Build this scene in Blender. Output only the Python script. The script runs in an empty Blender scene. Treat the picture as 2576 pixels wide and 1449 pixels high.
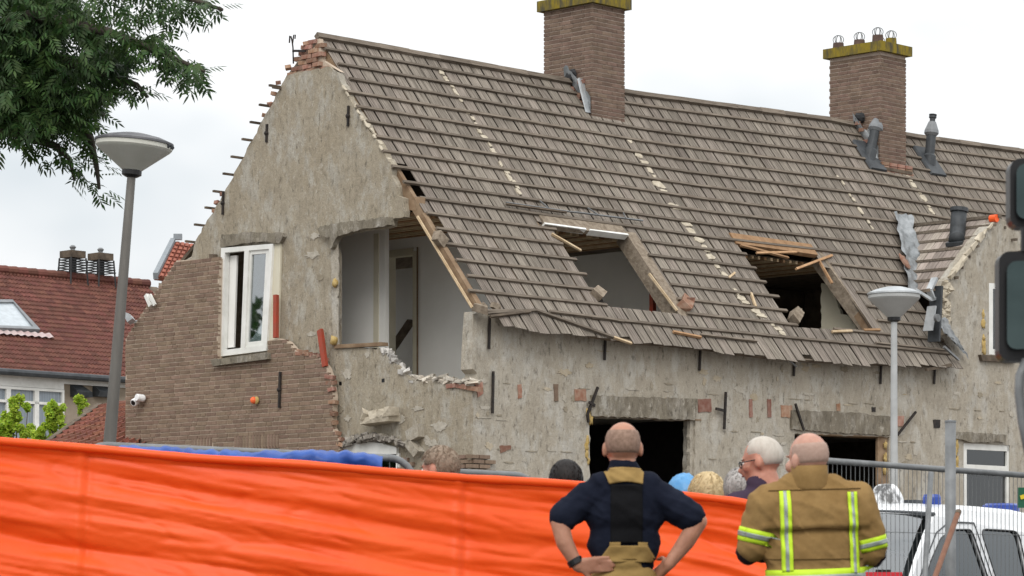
import bpy, bmesh, math, random
from mathutils import Vector, Matrix, noise
from mathutils.geometry import tessellate_polygon
from mathutils.bvhtree import BVHTree

# ------------------------------------------------------------------ camera, sky, sun, exposure
SC = bpy.context.scene
COL = SC.collection
F = 7700.0; CX = 1288.0; VH = 1525.0; ZC = 0.95          # focal length, centre and horizon in 2576-wide picture units; eye height in m
cam_d = bpy.data.cameras.new('camera')
cam = bpy.data.objects.new('camera', cam_d); COL.objects.link(cam)
cam.location = (0, 0, ZC); cam.rotation_euler = (math.radians(90), 0, 0)
cam_d.sensor_width = 36.0; cam_d.lens = 36.0 * F / 2576.0
cam_d.shift_y = (VH - 724.5) / 2576.0
cam_d.clip_start = 0.1; cam_d.clip_end = 3000
cam_d.dof.use_dof = True; cam_d.dof.focus_distance = 43.0; cam_d.dof.aperture_fstop = 11.0
SC.camera = cam

world = bpy.data.worlds.new("World"); SC.world = world; world.use_nodes = True
wn = world.node_tree; wn.nodes.clear()
def WN(t, **kw):
    n = wn.nodes.new(t)
    for k, v in kw.items(): setattr(n, k, v)
    return n
SUN_EL, SUN_ROT = math.radians(42), math.radians(184)
sky = WN('ShaderNodeTexSky', sky_type='NISHITA', sun_disc=False, sun_elevation=SUN_EL, sun_rotation=SUN_ROT, dust_density=4.0)
skyb = WN('ShaderNodeBackground'); skyb.inputs['Strength'].default_value = 0.10
tc = WN('ShaderNodeTexCoord'); sep = WN('ShaderNodeSeparateXYZ')
mp = WN('ShaderNodeMapping'); mp.inputs['Scale'].default_value = (5, 5, 9); mp.inputs['Location'].default_value = (2.3, .4, .2)
nz = WN('ShaderNodeTexNoise'); nz.inputs['Scale'].default_value = 1.0; nz.inputs['Detail'].default_value = 4.0
rmp = WN('ShaderNodeValToRGB')
rmp.color_ramp.elements[0].position = .27; rmp.color_ramp.elements[0].color = (.72, .79, .84, 1)
rmp.color_ramp.elements[1].position = .46; rmp.color_ramp.elements[1].color = (1.10, 1.11, 1.115, 1)
zen = WN('ShaderNodeMath', operation='MULTIPLY_ADD'); zen.inputs[1].default_value = .95; zen.inputs[2].default_value = .87
zmax = WN('ShaderNodeMath', operation='MAXIMUM'); zmax.inputs[1].default_value = 0.0
cl = WN('ShaderNodeBackground')
mixw = WN('ShaderNodeMixShader'); mixw.inputs[0].default_value = .92     # an overcast: cloud over most of the blue
out = WN('ShaderNodeOutputWorld')
L_ = wn.links.new
L_(tc.outputs['Generated'], mp.inputs['Vector']); L_(mp.outputs[0], nz.inputs['Vector']); L_(nz.outputs['Fac'], rmp.inputs[0])
L_(tc.outputs['Generated'], sep.inputs[0]); L_(sep.outputs['Z'], zmax.inputs[0]); L_(zmax.outputs[0], zen.inputs[0])
L_(rmp.outputs[0], cl.inputs['Color']); L_(zen.outputs[0], cl.inputs['Strength'])
L_(sky.outputs[0], skyb.inputs['Color']); L_(skyb.outputs[0], mixw.inputs[1]); L_(cl.outputs[0], mixw.inputs[2]); L_(mixw.outputs[0], out.inputs[0])

sd = bpy.data.lights.new('sun', 'SUN'); sd.energy = 1.35; sd.angle = math.radians(32); sd.color = (1.0, .97, .92)
sun = bpy.data.objects.new('sun', sd); COL.objects.link(sun)
sdir = Vector((math.sin(SUN_ROT) * math.cos(SUN_EL), math.cos(SUN_ROT) * math.cos(SUN_EL), math.sin(SUN_EL)))   # towards the sun
sun.rotation_euler = sdir.to_track_quat('Z', 'Y').to_euler()
SC.view_settings.view_transform = 'Standard'; SC.view_settings.look = 'None'
SC.view_settings.exposure = 0.0; SC.view_settings.gamma = 1.0; SC.view_settings.use_curve_mapping = False
SC.render.engine = 'CYCLES'; SC.cycles.use_denoising = True; SC.cycles.max_bounces = 7

# ------------------------------------------------------------------ helpers
R = random.Random(11)
def rr(a, b): return R.uniform(a, b)
def nz3(x, y, z=0.0): return noise.noise(Vector((x, y, z)))

def wp(u, v, Y): return Vector(((u - CX) / F * Y, Y, ZC + (VH - v) / F * Y))
def hit(u, v, p, n):
    d = Vector(((u - CX) / F, 1, (VH - v) / F)); o = Vector((0, 0, ZC))
    return o + d * ((Vector(p) - o).dot(n) / d.dot(n))

class MB:
    def __init__(s): s.v = []; s.f = []; s.mi = []; s.cur = 0
    def add(s, vs, fs):
        o = len(s.v); s.v += [tuple(p) for p in vs]
        s.f += [tuple(i + o for i in f) for f in fs]; s.mi += [s.cur] * len(fs); return s
    def hexa(s, p): return s.add(p, [(3, 2, 1, 0), (4, 5, 6, 7), (0, 1, 5, 4), (1, 2, 6, 5), (2, 3, 7, 6), (3, 0, 4, 7)])
    def box(s, x0, x1, y0, y1, z0, z1):
        return s.hexa([(x0, y0, z0), (x1, y0, z0), (x1, y1, z0), (x0, y1, z0), (x0, y0, z1), (x1, y0, z1), (x1, y1, z1), (x0, y1, z1)])
    def bar(s, p, q, w, h, up=(0, 0, 1), jit=0):
        p, q = Vector(p), Vector(q); d = (q - p).normalized(); up = Vector(up)
        x = d.cross(up)
        if x.length < 1e-4: x = d.cross(Vector((0, 1, 0)))
        x.normalize(); y = x.cross(d)
        P = []
        for c in (p, q):
            for sx, sy in ((-1, -1), (1, -1), (1, 1), (-1, 1)):
                P.append(c + x * sx * w / 2 + y * sy * h / 2 + Vector((rr(-jit, jit), rr(-jit, jit), rr(-jit, jit))))
        return s.hexa(P)
    def tube(s, pts, r, n=8, caps=True):
        pts = [Vector(p) for p in pts]; m = len(pts)
        rs = r if isinstance(r, (list, tuple)) else [r] * m
        vs = []; fs = []; ref = None
        for i, p in enumerate(pts):
            d = (pts[min(i + 1, m - 1)] - pts[max(i - 1, 0)]).normalized()
            if ref is None: ref = Vector((0, 0, 1)) if abs(d.z) < .9 else Vector((1, 0, 0))
            x = (ref - d * ref.dot(d)).normalized(); y = d.cross(x); ref = x
            for k in range(n):
                a = 2 * math.pi * k / n
                vs.append(p + (x * math.cos(a) + y * math.sin(a)) * rs[i])
        for i in range(m - 1):
            for k in range(n):
                fs.append((i * n + k, i * n + (k + 1) % n, (i + 1) * n + (k + 1) % n, (i + 1) * n + k))
        if caps: fs += [tuple(range(n))[::-1], tuple((m - 1) * n + k for k in range(n))]
        return s.add(vs, fs)
    def lathe(s, prof, n=24, M=None):
        vs = []; fs = []; m = len(prof)
        for r, z in prof:
            for k in range(n):
                a = 2 * math.pi * k / n; p = Vector((r * math.cos(a), r * math.sin(a), z))
                vs.append(M @ p if M else p)
        for i in range(m - 1):
            for k in range(n): fs.append((i * n + k, i * n + (k + 1) % n, (i + 1) * n + (k + 1) % n, (i + 1) * n + k))
        fs += [tuple(range(n))[::-1], tuple((m - 1) * n + k for k in range(n))]
        return s.add(vs, fs)
    def grid(s, fn, nu, nv):
        vs = [fn(i / nu, j / nv) for j in range(nv + 1) for i in range(nu + 1)]
        fs = [(j * (nu + 1) + i, j * (nu + 1) + i + 1, (j + 1) * (nu + 1) + i + 1, (j + 1) * (nu + 1) + i) for j in range(nv) for i in range(nu)]
        return s.add(vs, fs)
    def slab(s, loops, to3, d0, d1):
        """loops: outer + holes of 2-D points; to3(x, y, d) -> 3-D; prism between depths d0 and d1"""
        pl = [[Vector((p[0], p[1], 0)) for p in l] for l in loops]
        tr = tessellate_polygon(pl); flat = [p for l in pl for p in l]; n = len(flat)
        vs = [to3(p.x, p.y, d0) for p in flat] + [to3(p.x, p.y, d1) for p in flat]
        fs = [tuple(t) for t in tr] + [tuple(i + n for i in t[::-1]) for t in tr]
        o = 0
        for l in pl:
            m = len(l)
            for i in range(m): a, b = o + i, o + (i + 1) % m; fs.append((a, b, b + n, a + n))
            o += m
        return s.add(vs, fs)
    def ball(s, c, r, n=10, m=6, amp=0.0, seed=0.0):
        c = Vector(c); rx, ry, rz = r if isinstance(r, (tuple, list)) else (r, r, r)
        vs = []; fs = []
        for j in range(m + 1):
            th = math.pi * j / m
            for k in range(n):
                a = 2 * math.pi * k / n; d = Vector((math.sin(th) * math.cos(a), math.sin(th) * math.sin(a), math.cos(th)))
                q = 1 + amp * noise.noise(d * 1.7 + Vector((seed, seed * 2, seed)) + c * 9)
                vs.append(c + Vector((d.x * rx, d.y * ry, d.z * rz)) * q)
        for j in range(m):
            for k in range(n): fs.append((j * n + k, (j + 1) * n + k, (j + 1) * n + (k + 1) % n, j * n + (k + 1) % n))
        return s.add(vs, fs)
    def rock(s, c, r, j=.38):
        c = Vector(c); rx, ry, rz = r; q = Matrix.Rotation(rr(-.7, .7), 3, 'X') @ Matrix.Rotation(rr(-.7, .7), 3, 'Z')
        return s.hexa([c + q @ Vector((x * rx * rr(1 - j, 1 + j), y * ry * rr(1 - j, 1 + j), z * rz * rr(1 - j, 1 + j))) for z in (-1, 1) for x, y in ((-1, -1), (1, -1), (1, 1), (-1, 1))])
    def mesh(s, name, mats, smooth=False, recalc=True):
        me = bpy.data.meshes.new(name); me.from_pydata(s.v, [], s.f)
        for m in (mats if isinstance(mats, (list, tuple)) else [mats]): me.materials.append(m)
        me.polygons.foreach_set('material_index', s.mi)
        if recalc:
            bm = bmesh.new(); bm.from_mesh(me); bmesh.ops.remove_doubles(bm, verts=bm.verts, dist=1e-6)
            bmesh.ops.recalc_face_normals(bm, faces=bm.faces); bm.to_mesh(me); bm.free()
        if smooth: me.polygons.foreach_set('use_smooth', [True] * len(me.polygons))
        me.update(); return me
    def build(s, name, mats, parent=None, smooth=False, recalc=True):
        return link(name, s.mesh(name, mats, smooth, recalc), parent)

def link(name, data, parent=None):
    o = bpy.data.objects.new(name, data); COL.objects.link(o)
    if parent is not None: o.parent = parent
    return o
def tag(o, label=None, cat=None, group=None, kind=None):
    if label: o['label'] = label
    if cat: o['category'] = cat
    if group: o['group'] = group
    if kind: o['kind'] = kind
    return o
def empty(name, loc=(0, 0, 0), rz=0.0, parent=None):
    o = link(name, None, parent); o.location = loc; o.rotation_euler = (0, 0, rz); o.empty_display_size = .2; return o
def jag(pts, step=.08, amp=.02, skip=(), seed=0.0):
    """roughens a closed outline; edges listed in skip stay clean"""
    out = []
    n = len(pts)
    for i in range(n):
        p, q = Vector(pts[i][:2]), Vector(pts[(i + 1) % n][:2]); out.append(tuple(p))
        if i in skip: continue
        d = q - p; k = int(d.length / step)
        if k < 2: continue
        nn = Vector((-d.y, d.x)).normalized()
        for j in range(1, k):
            t = (j + rr(-.25, .25)) / k; out.append(tuple(p + d * t + nn * rr(-amp, amp)))
    return out
def inside(p, poly):
    x, y = p; c = False; n = len(poly)
    for i in range(n):
        (x0, y0), (x1, y1) = poly[i], poly[(i + 1) % n]
        if (y0 > y) != (y1 > y) and x < (x1 - x0) * (y - y0) / (y1 - y0) + x0: c = not c
    return c

# ------------------------------------------------------------------ materials
def mat(name, col, col2=None, rough=.8, spec=.3, scale=6.0, detail=6.0, stretch=(1, 1, 1), lo=.35, hi=.65, bump=.15, bscale=40.0,
        bdist=.01, metal=0.0, orand=0.0, irand=0.0, hue=0.0, trans=0.0, alpha=1.0, rot=None, macro=None):
    m = bpy.data.materials.new(name); m.use_nodes = True; t = m.node_tree; N = t.nodes; Lk = t.links.new
    bs = N['Principled BSDF']; bs.inputs['Roughness'].default_value = rough; bs.inputs['Metallic'].default_value = metal
    bs.inputs['Specular IOR Level'].default_value = spec
    tc = N.new('ShaderNodeTexCoord'); mp = N.new('ShaderNodeMapping'); mp.inputs['Scale'].default_value = stretch
    if rot: mp.inputs['Rotation'].default_value = rot
    Lk(tc.outputs['Object'], mp.inputs['Vector'])
    nzn = N.new('ShaderNodeTexNoise'); nzn.inputs['Scale'].default_value = scale; nzn.inputs['Detail'].default_value = detail; nzn.inputs['Roughness'].default_value = .62
    Lk(mp.outputs[0], nzn.inputs['Vector'])
    rp = N.new('ShaderNodeValToRGB'); rp.color_ramp.elements[0].position = lo; rp.color_ramp.elements[1].position = hi
    rp.color_ramp.elements[0].color = (*col, 1); rp.color_ramp.elements[1].color = (*(col2 or tuple(c * 1.25 for c in col)), 1)
    Lk(nzn.outputs['Fac'], rp.inputs[0]); last = rp.outputs[0]
    if macro:     # broad weathering over the whole surface
        n3 = N.new('ShaderNodeTexNoise'); n3.inputs['Scale'].default_value = macro[0]; n3.inputs['Detail'].default_value = 6; n3.inputs['Roughness'].default_value = .65; Lk(tc.outputs['Object'], n3.inputs['Vector'])
        m3 = N.new('ShaderNodeMapRange'); m3.inputs['From Min'].default_value = .3; m3.inputs['From Max'].default_value = .7; m3.inputs['To Min'].default_value = 1 - macro[1]; m3.inputs['To Max'].default_value = 1 + macro[1]; Lk(n3.outputs['Fac'], m3.inputs['Value'])
        h3 = N.new('ShaderNodeHueSaturation'); Lk(last, h3.inputs['Color']); Lk(m3.outputs[0], h3.inputs['Value']); last = h3.outputs[0]
    if orand or irand or hue:
        oi = N.new('ShaderNodeObjectInfo'); ge = N.new('ShaderNodeNewGeometry')
        ad = N.new('ShaderNodeMath'); ad.operation = 'ADD'; Lk(oi.outputs['Random'], ad.inputs[0]); Lk(ge.outputs['Random Per Island'], ad.inputs[1])
        fr = N.new('ShaderNodeMath'); fr.operation = 'FRACT'; Lk(ad.outputs[0], fr.inputs[0])
        mr = N.new('ShaderNodeMapRange'); k = orand or irand
        mr.inputs['To Min'].default_value = 1 - k; mr.inputs['To Max'].default_value = 1 + k; Lk(fr.outputs[0], mr.inputs['Value'])
        m7 = N.new('ShaderNodeMath'); m7.operation = 'MULTIPLY'; m7.inputs[1].default_value = 7.31; Lk(fr.outputs[0], m7.inputs[0])
        f2 = N.new('ShaderNodeMath'); f2.operation = 'FRACT'; Lk(m7.outputs[0], f2.inputs[0])
        mh = N.new('ShaderNodeMapRange'); mh.inputs['To Min'].default_value = .5 - hue; mh.inputs['To Max'].default_value = .5 + hue; Lk(f2.outputs[0], mh.inputs['Value'])
        hs = N.new('ShaderNodeHueSaturation'); Lk(last, hs.inputs['Color']); Lk(mr.outputs[0], hs.inputs['Value']); Lk(mh.outputs[0], hs.inputs['Hue'])
        last = hs.outputs[0]
    Lk(last, bs.inputs['Base Color'])
    if bump:
        n2 = N.new('ShaderNodeTexNoise'); n2.inputs['Scale'].default_value = bscale; n2.inputs['Detail'].default_value = 5; Lk(mp.outputs[0], n2.inputs['Vector'])
        bp = N.new('ShaderNodeBump'); bp.inputs['Strength'].default_value = bump; bp.inputs['Distance'].default_value = bdist
        Lk(n2.outputs['Fac'], bp.inputs['Height']); Lk(bp.outputs[0], bs.inputs['Normal'])
    if trans:
        td = N.new('ShaderNodeBsdfTranslucent'); ms = N.new('ShaderNodeMixShader'); ms.inputs[0].default_value = trans
        Lk(last, td.inputs['Color']); Lk(bs.outputs[0], ms.inputs[1]); Lk(td.outputs[0], ms.inputs[2]); Lk(ms.outputs[0], N['Material Output'].inputs['Surface'])
    if alpha < 1: bs.inputs['Alpha'].default_value = alpha
    return m

def plaster(name, c1, c2, c3, streak=.5, crack=.5, pale=.6):
    """bare old render: blotches, vertical trowel streaks, dark pits, pale lime patches, fine cracks"""
    m = bpy.data.materials.new(name); m.use_nodes = True; t = m.node_tree; N = t.nodes; Lk = t.links.new
    bs = N['Principled BSDF']; bs.inputs['Roughness'].default_value = .95; bs.inputs['Specular IOR Level'].default_value = .12
    tc = N.new('ShaderNodeTexCoord')
    def noi(sc, st=(1, 1, 1), det=7, ro=.6):
        mp = N.new('ShaderNodeMapping'); mp.inputs['Scale'].default_value = st; Lk(tc.outputs['Object'], mp.inputs[0])
        n = N.new('ShaderNodeTexNoise'); n.inputs['Scale'].default_value = sc; n.inputs['Detail'].default_value = det; n.inputs['Roughness'].default_value = ro
        Lk(mp.outputs[0], n.inputs[0]); return n.outputs['Fac']
    def ramp(fac, p0, p1, a=(0, 0, 0), b=(1, 1, 1)):
        r = N.new('ShaderNodeValToRGB'); e = r.color_ramp.elements; e[0].position = p0; e[1].position = p1; e[0].color = (*a, 1); e[1].color = (*b, 1); Lk(fac, r.inputs[0]); return r.outputs[0]
    def mix(f, a, b, typ='MIX'):
        x = N.new('ShaderNodeMix'); x.data_type = 'RGBA'; x.blend_type = typ
        for s, val in (('Factor', f), ('A', a), ('B', b)):
            i = [q for q in x.inputs if q.name == s and (q.type == 'VALUE' if s == 'Factor' else q.type == 'RGBA')][0]
            if isinstance(val, (int, float)): i.default_value = val
            elif isinstance(val, tuple): i.default_value = (*val, 1)
            else: Lk(val, i)
        return [q for q in x.outputs if q.type == 'RGBA'][0]
    base = mix(ramp(noi(.9), .38, .62), c1, c2)
    base = mix(ramp(noi(2.6, (1, 1, .6), 8, .68), .50, .60), base, c3)
    base = mix(ramp(noi(1.3, (1, 1, .8), 9, .72), .56, .64, (0, 0, 0), (pale, pale, pale)), base, (.52, .50, .455))
    base = mix(ramp(noi(1.9, (1, 1, 1.3), 8, .7), .34, .43, (.42, .42, .42), (0, 0, 0)), base, tuple(c * .62 for c in c1))
    base = mix(ramp(noi(8, (1, 1, .38), 6, .72), .34, .56, (streak,) * 3, (0, 0, 0)), base, tuple(c * .66 for c in c1))
    base = mix(ramp(noi(9, (1, 1, .6), 8, .78), .56, .66, (0, 0, 0), (.8, .8, .8)), base, (.54, .50, .43))
    base = mix(ramp(noi(15, (1, 1, .45), 6, .75), .33, .45, (.8, .8, .8), (0, 0, 0)), base, tuple(c * .34 for c in c1))
    base = mix(ramp(noi(60, (1, 1, 1), 2), .30, .70), mix(.22, base, (.03, .025, .02)), base)
    vo = N.new('ShaderNodeTexVoronoi'); vo.feature = 'DISTANCE_TO_EDGE'; vo.inputs['Scale'].default_value = .75
    wv = N.new('ShaderNodeMix'); wv.data_type = 'VECTOR'; wv.inputs[0].default_value = .10
    nc = N.new('ShaderNodeTexNoise'); nc.inputs['Scale'].default_value = 4; nc.inputs['Detail'].default_value = 6; Lk(tc.outputs['Object'], nc.inputs[0])
    vi = [q for q in wv.inputs if q.type == 'VECTOR']; Lk(tc.outputs['Object'], vi[0]); Lk(nc.outputs['Color'], vi[1])
    Lk([q for q in wv.outputs if q.type == 'VECTOR'][0], vo.inputs['Vector'])
    ck = ramp(vo.outputs['Distance'], .0, .007, (1, 1, 1), (0, 0, 0))
    mask = ramp(noi(.5), .46, .52)
    ckm = mix(mask, (0, 0, 0), ck)
    base = mix(mix(crack, (0, 0, 0), ckm), base, (.05, .04, .03))
    Lk(base, bs.inputs['Base Color'])
    h = mix(.5, ramp(noi(16, (1, 1, .6), 6, .7), .2, .8), ramp(noi(5, (1, 1, .4), 6), .2, .8))
    h = mix(mix(.8, (0, 0, 0), ckm), h, (0, 0, 0))
    bp = N.new('ShaderNodeBump'); bp.inputs['Strength'].default_value = .75; bp.inputs['Distance'].default_value = .038
    Lk(h, bp.inputs['Height']); Lk(bp.outputs[0], bs.inputs['Normal'])
    return m

def glass(name, tint=(.5, .55, .55), refl=.3, rough=.02):
    m = bpy.data.materials.new(name); m.use_nodes = True; t = m.node_tree; N = t.nodes; N.clear(); Lk = t.links.new
    tr = N.new('ShaderNodeBsdfTransparent'); tr.inputs[0].default_value = (*tint, 1)
    gl = N.new('ShaderNodeBsdfGlossy'); gl.inputs['Roughness'].default_value = rough; gl.inputs[0].default_value = (.9, .93, .95, 1)
    lw = N.new('ShaderNodeLayerWeight'); lw.inputs[0].default_value = .5
    pw_ = N.new('ShaderNodeMath'); pw_.operation = 'POWER'; pw_.inputs[1].default_value = 4.0; Lk(lw.outputs['Facing'], pw_.inputs[0])
    mr = N.new('ShaderNodeMapRange'); mr.inputs['To Min'].default_value = refl; mr.inputs['To Max'].default_value = .95; Lk(pw_.outputs[0], mr.inputs[0])
    ms = N.new('ShaderNodeMixShader'); o = N.new('ShaderNodeOutputMaterial')
    Lk(mr.outputs[0], ms.inputs[0]); Lk(tr.outputs[0], ms.inputs[1]); Lk(gl.outputs[0], ms.inputs[2]); Lk(ms.outputs[0], o.inputs[0]); return m

M = {}
M['plaster_g'] = plaster('plaster_gable', (.37, .318, .238), (.41, .362, .283), (.455, .425, .365), .45, .4, .5)
M['plaster_f'] = plaster('plaster_front', (.425, .378, .305), (.475, .432, .36), (.53, .50, .44), .36, .85, .75)
M['concrete'] = plaster('concrete_lintel', (.23, .20, .155), (.27, .24, .185), (.36, .33, .28), .75, .2)
M['brick'] = mat('brick', (.180, .124, .090), (.245, .176, .131), rough=.9, spec=.15, scale=9, orand=.17, hue=.010, bump=.35, bscale=70, bdist=.004)
M['brick_ch'] = mat('chimney_brick', (.135, .092, .070), (.20, .140, .108), rough=.9, spec=.15, scale=9, orand=.17, hue=.010, bump=.35, bscale=70, bdist=.004)
M['brick_red'] = mat('red_brick', (.25, .118, .078), (.34, .225, .17), rough=.9, spec=.15, scale=12, orand=.28, hue=.015, bump=.4, bscale=60, bdist=.005)
M['mortar'] = mat('mortar', (.43, .345, .265), (.54, .45, .36), rough=.95, spec=.1, scale=7, bump=.4, bscale=60)
M['mortar_ch'] = mat('chimney_mortar', (.39, .315, .26), (.49, .41, .345), rough=.95, spec=.1, scale=7, bump=.4, bscale=60)
M['mortar_pale'] = mat('pale_mortar', (.40, .35, .27), (.56, .50, .40), rough=.95, spec=.1, scale=9, bump=.6, bscale=30, bdist=.02)
M['wood'] = mat('weathered_board', (.066, .054, .043), (.315, .274, .232), rough=.9, spec=.15, scale=2.0, detail=8, stretch=(26, 1.0, 26), lo=.30, hi=.70, bump=.5, bscale=4, bdist=.006, orand=.10, hue=.008, macro=(1.1, .24))
M['batten'] = mat('batten_wood', (.105, .084, .065), (.205, .172, .138), rough=.9, spec=.15, scale=3, stretch=(1.2, 14, 14), bump=.4, bscale=5, bdist=.006, orand=.2)
M['wood_dark'] = mat('dark_timber', (.07, .055, .042), (.15, .118, .088), rough=.9, spec=.15, scale=5, stretch=(1, 1, 1), bump=.4, bscale=30, orand=.2)
M['wood_brown'] = mat('brown_timber', (.18, .118, .072), (.28, .20, .13), rough=.85, spec=.15, scale=6, bump=.4, bscale=30, orand=.2)
M['wood_raw'] = mat('raw_timber', (.44, .32, .19), (.58, .46, .31), rough=.8, spec=.2, scale=8, bump=.2, bscale=40, orand=.15)
M['wood_orange'] = mat('orange_timber', (.27, .155, .08), (.38, .235, .13), rough=.85, spec=.2, scale=8, bump=.3, bscale=40, orand=.25)
M['trimmer'] = mat('trimmer_timber', (.17, .135, .10), (.30, .25, .195), rough=.95, spec=.1, scale=14, bump=.6, bscale=30, bdist=.015)
M['redpaint'] = mat('red_paint', (.36, .050, .024), (.27, .065, .038), rough=.6, spec=.3, scale=9, bump=.2)
M['iron'] = mat('black_iron', (.015, .014, .014), (.04, .03, .025), rough=.7, spec=.3, scale=20, bump=.3)
M['lead'] = mat('lead_sheet', (.16, .172, .178), (.33, .345, .355), rough=.45, spec=.5, metal=.35, scale=5, bump=.6, bscale=14, bdist=.02)
M['zinc'] = mat('zinc', (.36, .38, .39), (.50, .52, .53), rough=.4, spec=.5, metal=.4, scale=5, bump=.1)
M['white'] = mat('white_paint', (.66, .66, .62), (.80, .80, .77), rough=.45, spec=.4, scale=3, bump=.05)
M['offwhite'] = mat('room_white', (.80, .79, .755), (.86, .85, .82), rough=.85, spec=.2, scale=1.5, bump=.05)
M['cream'] = mat('cream_wall', (.58, .54, .42), (.66, .62, .50), rough=.85, spec=.2, scale=2, bump=.1)
M['moss_cap'] = mat('mossy_concrete', (.105, .082, .018), (.27, .225, .075), col2=(.22, .215, .17), rough=.95, spec=.1, scale=7, stretch=(1, 1, .35), lo=.45, hi=.72, bump=.5, bscale=25, bdist=.015) if False else mat('mossy_concrete', (.235, .178, .028), (.085, .076, .048), rough=.95, spec=.1, scale=9, stretch=(1, 1, .3), lo=.40, hi=.62, bump=.5, bscale=25, bdist=.015)
M['dkgrey'] = mat('dark_grey_plastic', (.030, .034, .038), (.06, .066, .072), rough=.55, spec=.35, scale=5, bump=.05)
M['midgrey'] = mat('grey_plastic', (.16, .17, .18), (.22, .23, .24), rough=.5, spec=.35, scale=5, bump=.05)
M['foam'] = mat('yellow_foam', (.40, .27, .085), (.52, .40, .19), rough=.9, spec=.1, scale=10, bump=.5, bscale=20, bdist=.02)
M['terracotta'] = mat('terracotta', (.075, .05, .042), (.13, .085, .065), rough=.85, scale=8)
M['black'] = mat('black_plastic', (.006, .006, .007), (.012, .012, .013), rough=.35, spec=.4, scale=3, bump=0)
M['galv'] = mat('galvanised', (.145, .15, .153), (.215, .222, .226), rough=.55, spec=.35, metal=.2, scale=9, bump=.08)
M['glass'] = glass('window_glass', (.45, .5, .5), .34)
M['glass_dark'] = glass('dark_glass', (.16, .18, .19), .10)
M['glass_car'] = glass('car_glass', (.10, .12, .12), .03)
M['rtile'] = mat('red_tile', (.098, .036, .026), (.150, .056, .041), rough=.75, spec=.3, scale=4, orand=.24, hue=.008, bump=.2, bscale=40)
M['rtile2'] = mat('orange_tile', (.30, .085, .05), (.36, .12, .075), rough=.75, spec=.3, scale=4, orand=.15, bump=.2)
M['rtile3'] = mat('shed_tile', (.165, .062, .040), (.27, .105, .065), rough=.75, spec=.3, scale=4, orand=.30, hue=.01, bump=.3)
M['beigebrick'] = mat('beige_brick', (.25, .205, .155), (.31, .26, .20), rough=.9, scale=4, orand=.2, bump=.3)
M['asphalt'] = mat('asphalt', (.045, .045, .046), (.065, .064, .062), rough=.9, scale=3, bump=.4, bscale=120)
M['paving'] = mat('paving', (.14, .12, .105), (.19, .165, .145), rough=.9, scale=3, bump=.3)

# ------------------------------------------------------------------ ground
g = MB(); g.add([(-400, -60, 0), (400, -60, 0), (400, 900, 0), (-400, 900, 0)], [(0, 1, 2, 3)])
tag(g.build('ground', M['paving'], recalc=False), 'paved ground under the whole scene', 'ground', kind='structure')
g = MB(); g.box(-60, 60, 5, 31, -.05, .004)
tag(g.build('road', M['asphalt']), 'asphalt street in front of the damaged house', 'road', kind='structure')

# ------------------------------------------------------------------ frame of the damaged terrace
PH = math.radians(46); dL = (math.cos(PH), math.sin(PH)); dG = (-math.sin(PH), math.cos(PH))
P0 = ((790 - CX) / F * 42.0, 42.0)
# local axes: x = b (along the street front), y = a (from front to back, 0 at the ridge), z up
def G(u, v, b=0.0):
    k = (u - CX) / F; a = (k * (P0[1] + b * dL[1]) - P0[0] - b * dL[0]) / (dG[0] - k * dG[1])
    return (b, a, ZC + (VH - v) / F * (P0[1] + a * dG[1] + b * dL[1]))
def Fr(u, v, a=-3.05):
    k = (u - CX) / F; b = (k * (P0[1] + a * dG[1]) - P0[0] - a * dG[0]) / (dL[0] - k * dL[1])
    return (b, a, ZC + (VH - v) / F * (P0[1] + a * dG[1] + b * dL[1]))
RT = [(Fr(u, v, 0)[0], Fr(u, v, 0)[2]) for u, v in [(797, 92), (1368, 196), (1575, 235), (2085, 303), (2283, 343), (2576, 383)]]
def zr(b):
    if b <= RT[0][0]: return RT[0][1]
    for (b0, z0), (b1, z1) in zip(RT, RT[1:]):
        if b <= b1: return z0 + (z1 - z0) * (b - b0) / (b1 - b0)
    return RT[-1][1]
EA = 3.13; ZE = 4.84; ZR0 = RT[0][1]
LS = math.hypot(EA, ZR0 - ZE); CA = EA / LS; SA = (ZR0 - ZE) / LS
def Rf(u, v):
    """where the view line meets the front roof slope: (b, t), t = 0 ridge, 1 eaves"""
    lo, hi = -4.5, .6
    for _ in range(44):
        m = (lo + hi) / 2; p = Fr(u, v, m); t = -m / EA
        if zr(p[0]) * (1 - t) + ZE * t > p[2]: hi = m
        else: lo = m
    return (Fr(u, v, lo)[0], -lo / EA)
def SR(b, t, off=0.0):
    """roof-local point"""
    dz = (zr(b) - ZR0) * (1 - t); return Vector((b, -t * LS + dz * SA, off + dz * CA))
def g2(p): return (p[1], p[2])
def f2(p): return (p[0], p[2])

house = empty('terraced_house', (P0[0], P0[1], 0), PH)
tag(house, 'blast-damaged terraced house with bare roof boards and stripped grey plaster walls', 'house')

# gable: bare inner leaf
GW = [(722, 190), (745, 182), (790, 174), (830, 168), (850, 182), (858, 209), (880, 250), (915, 303), (941, 346), (985, 413), (984, 440), (998, 470), (999, 492),
      (1014, 498), (1016, 545), (986, 552), (984, 568), (905, 580), (850, 594), (836, 612), (845, 640), (845, 872), (905, 874), (962, 879), (985, 905), (1010, 930), (1040, 957), (1100, 957),
      (1150, 966), (1187, 974), (1187, 1707), (318, 1687), (318, 862), (443, 662), (482, 645), (493, 603), (563, 486), (640, 343)]
outer = [g2(G(u, v)) for u, v in GW]
sk = {30, 31, 20, 29}
win_h = [g2(G(*p)) for p in [(557, 624), (689, 612), (674, 886), (551, 900)]]
arch_h = [g2(G(*p)) for p in [(858, 1131), (890, 1118), (925, 1113), (965, 1117), (1003, 1128), (1003, 1330), (855, 1330)]]
m = MB(); m.slab([jag(outer, .07, .018, sk), win_h, arch_h], lambda x, y, d: (d, x, y), 0.0, .11)
gable = m.build('gable_wall', M['plaster_g'], house)
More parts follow.
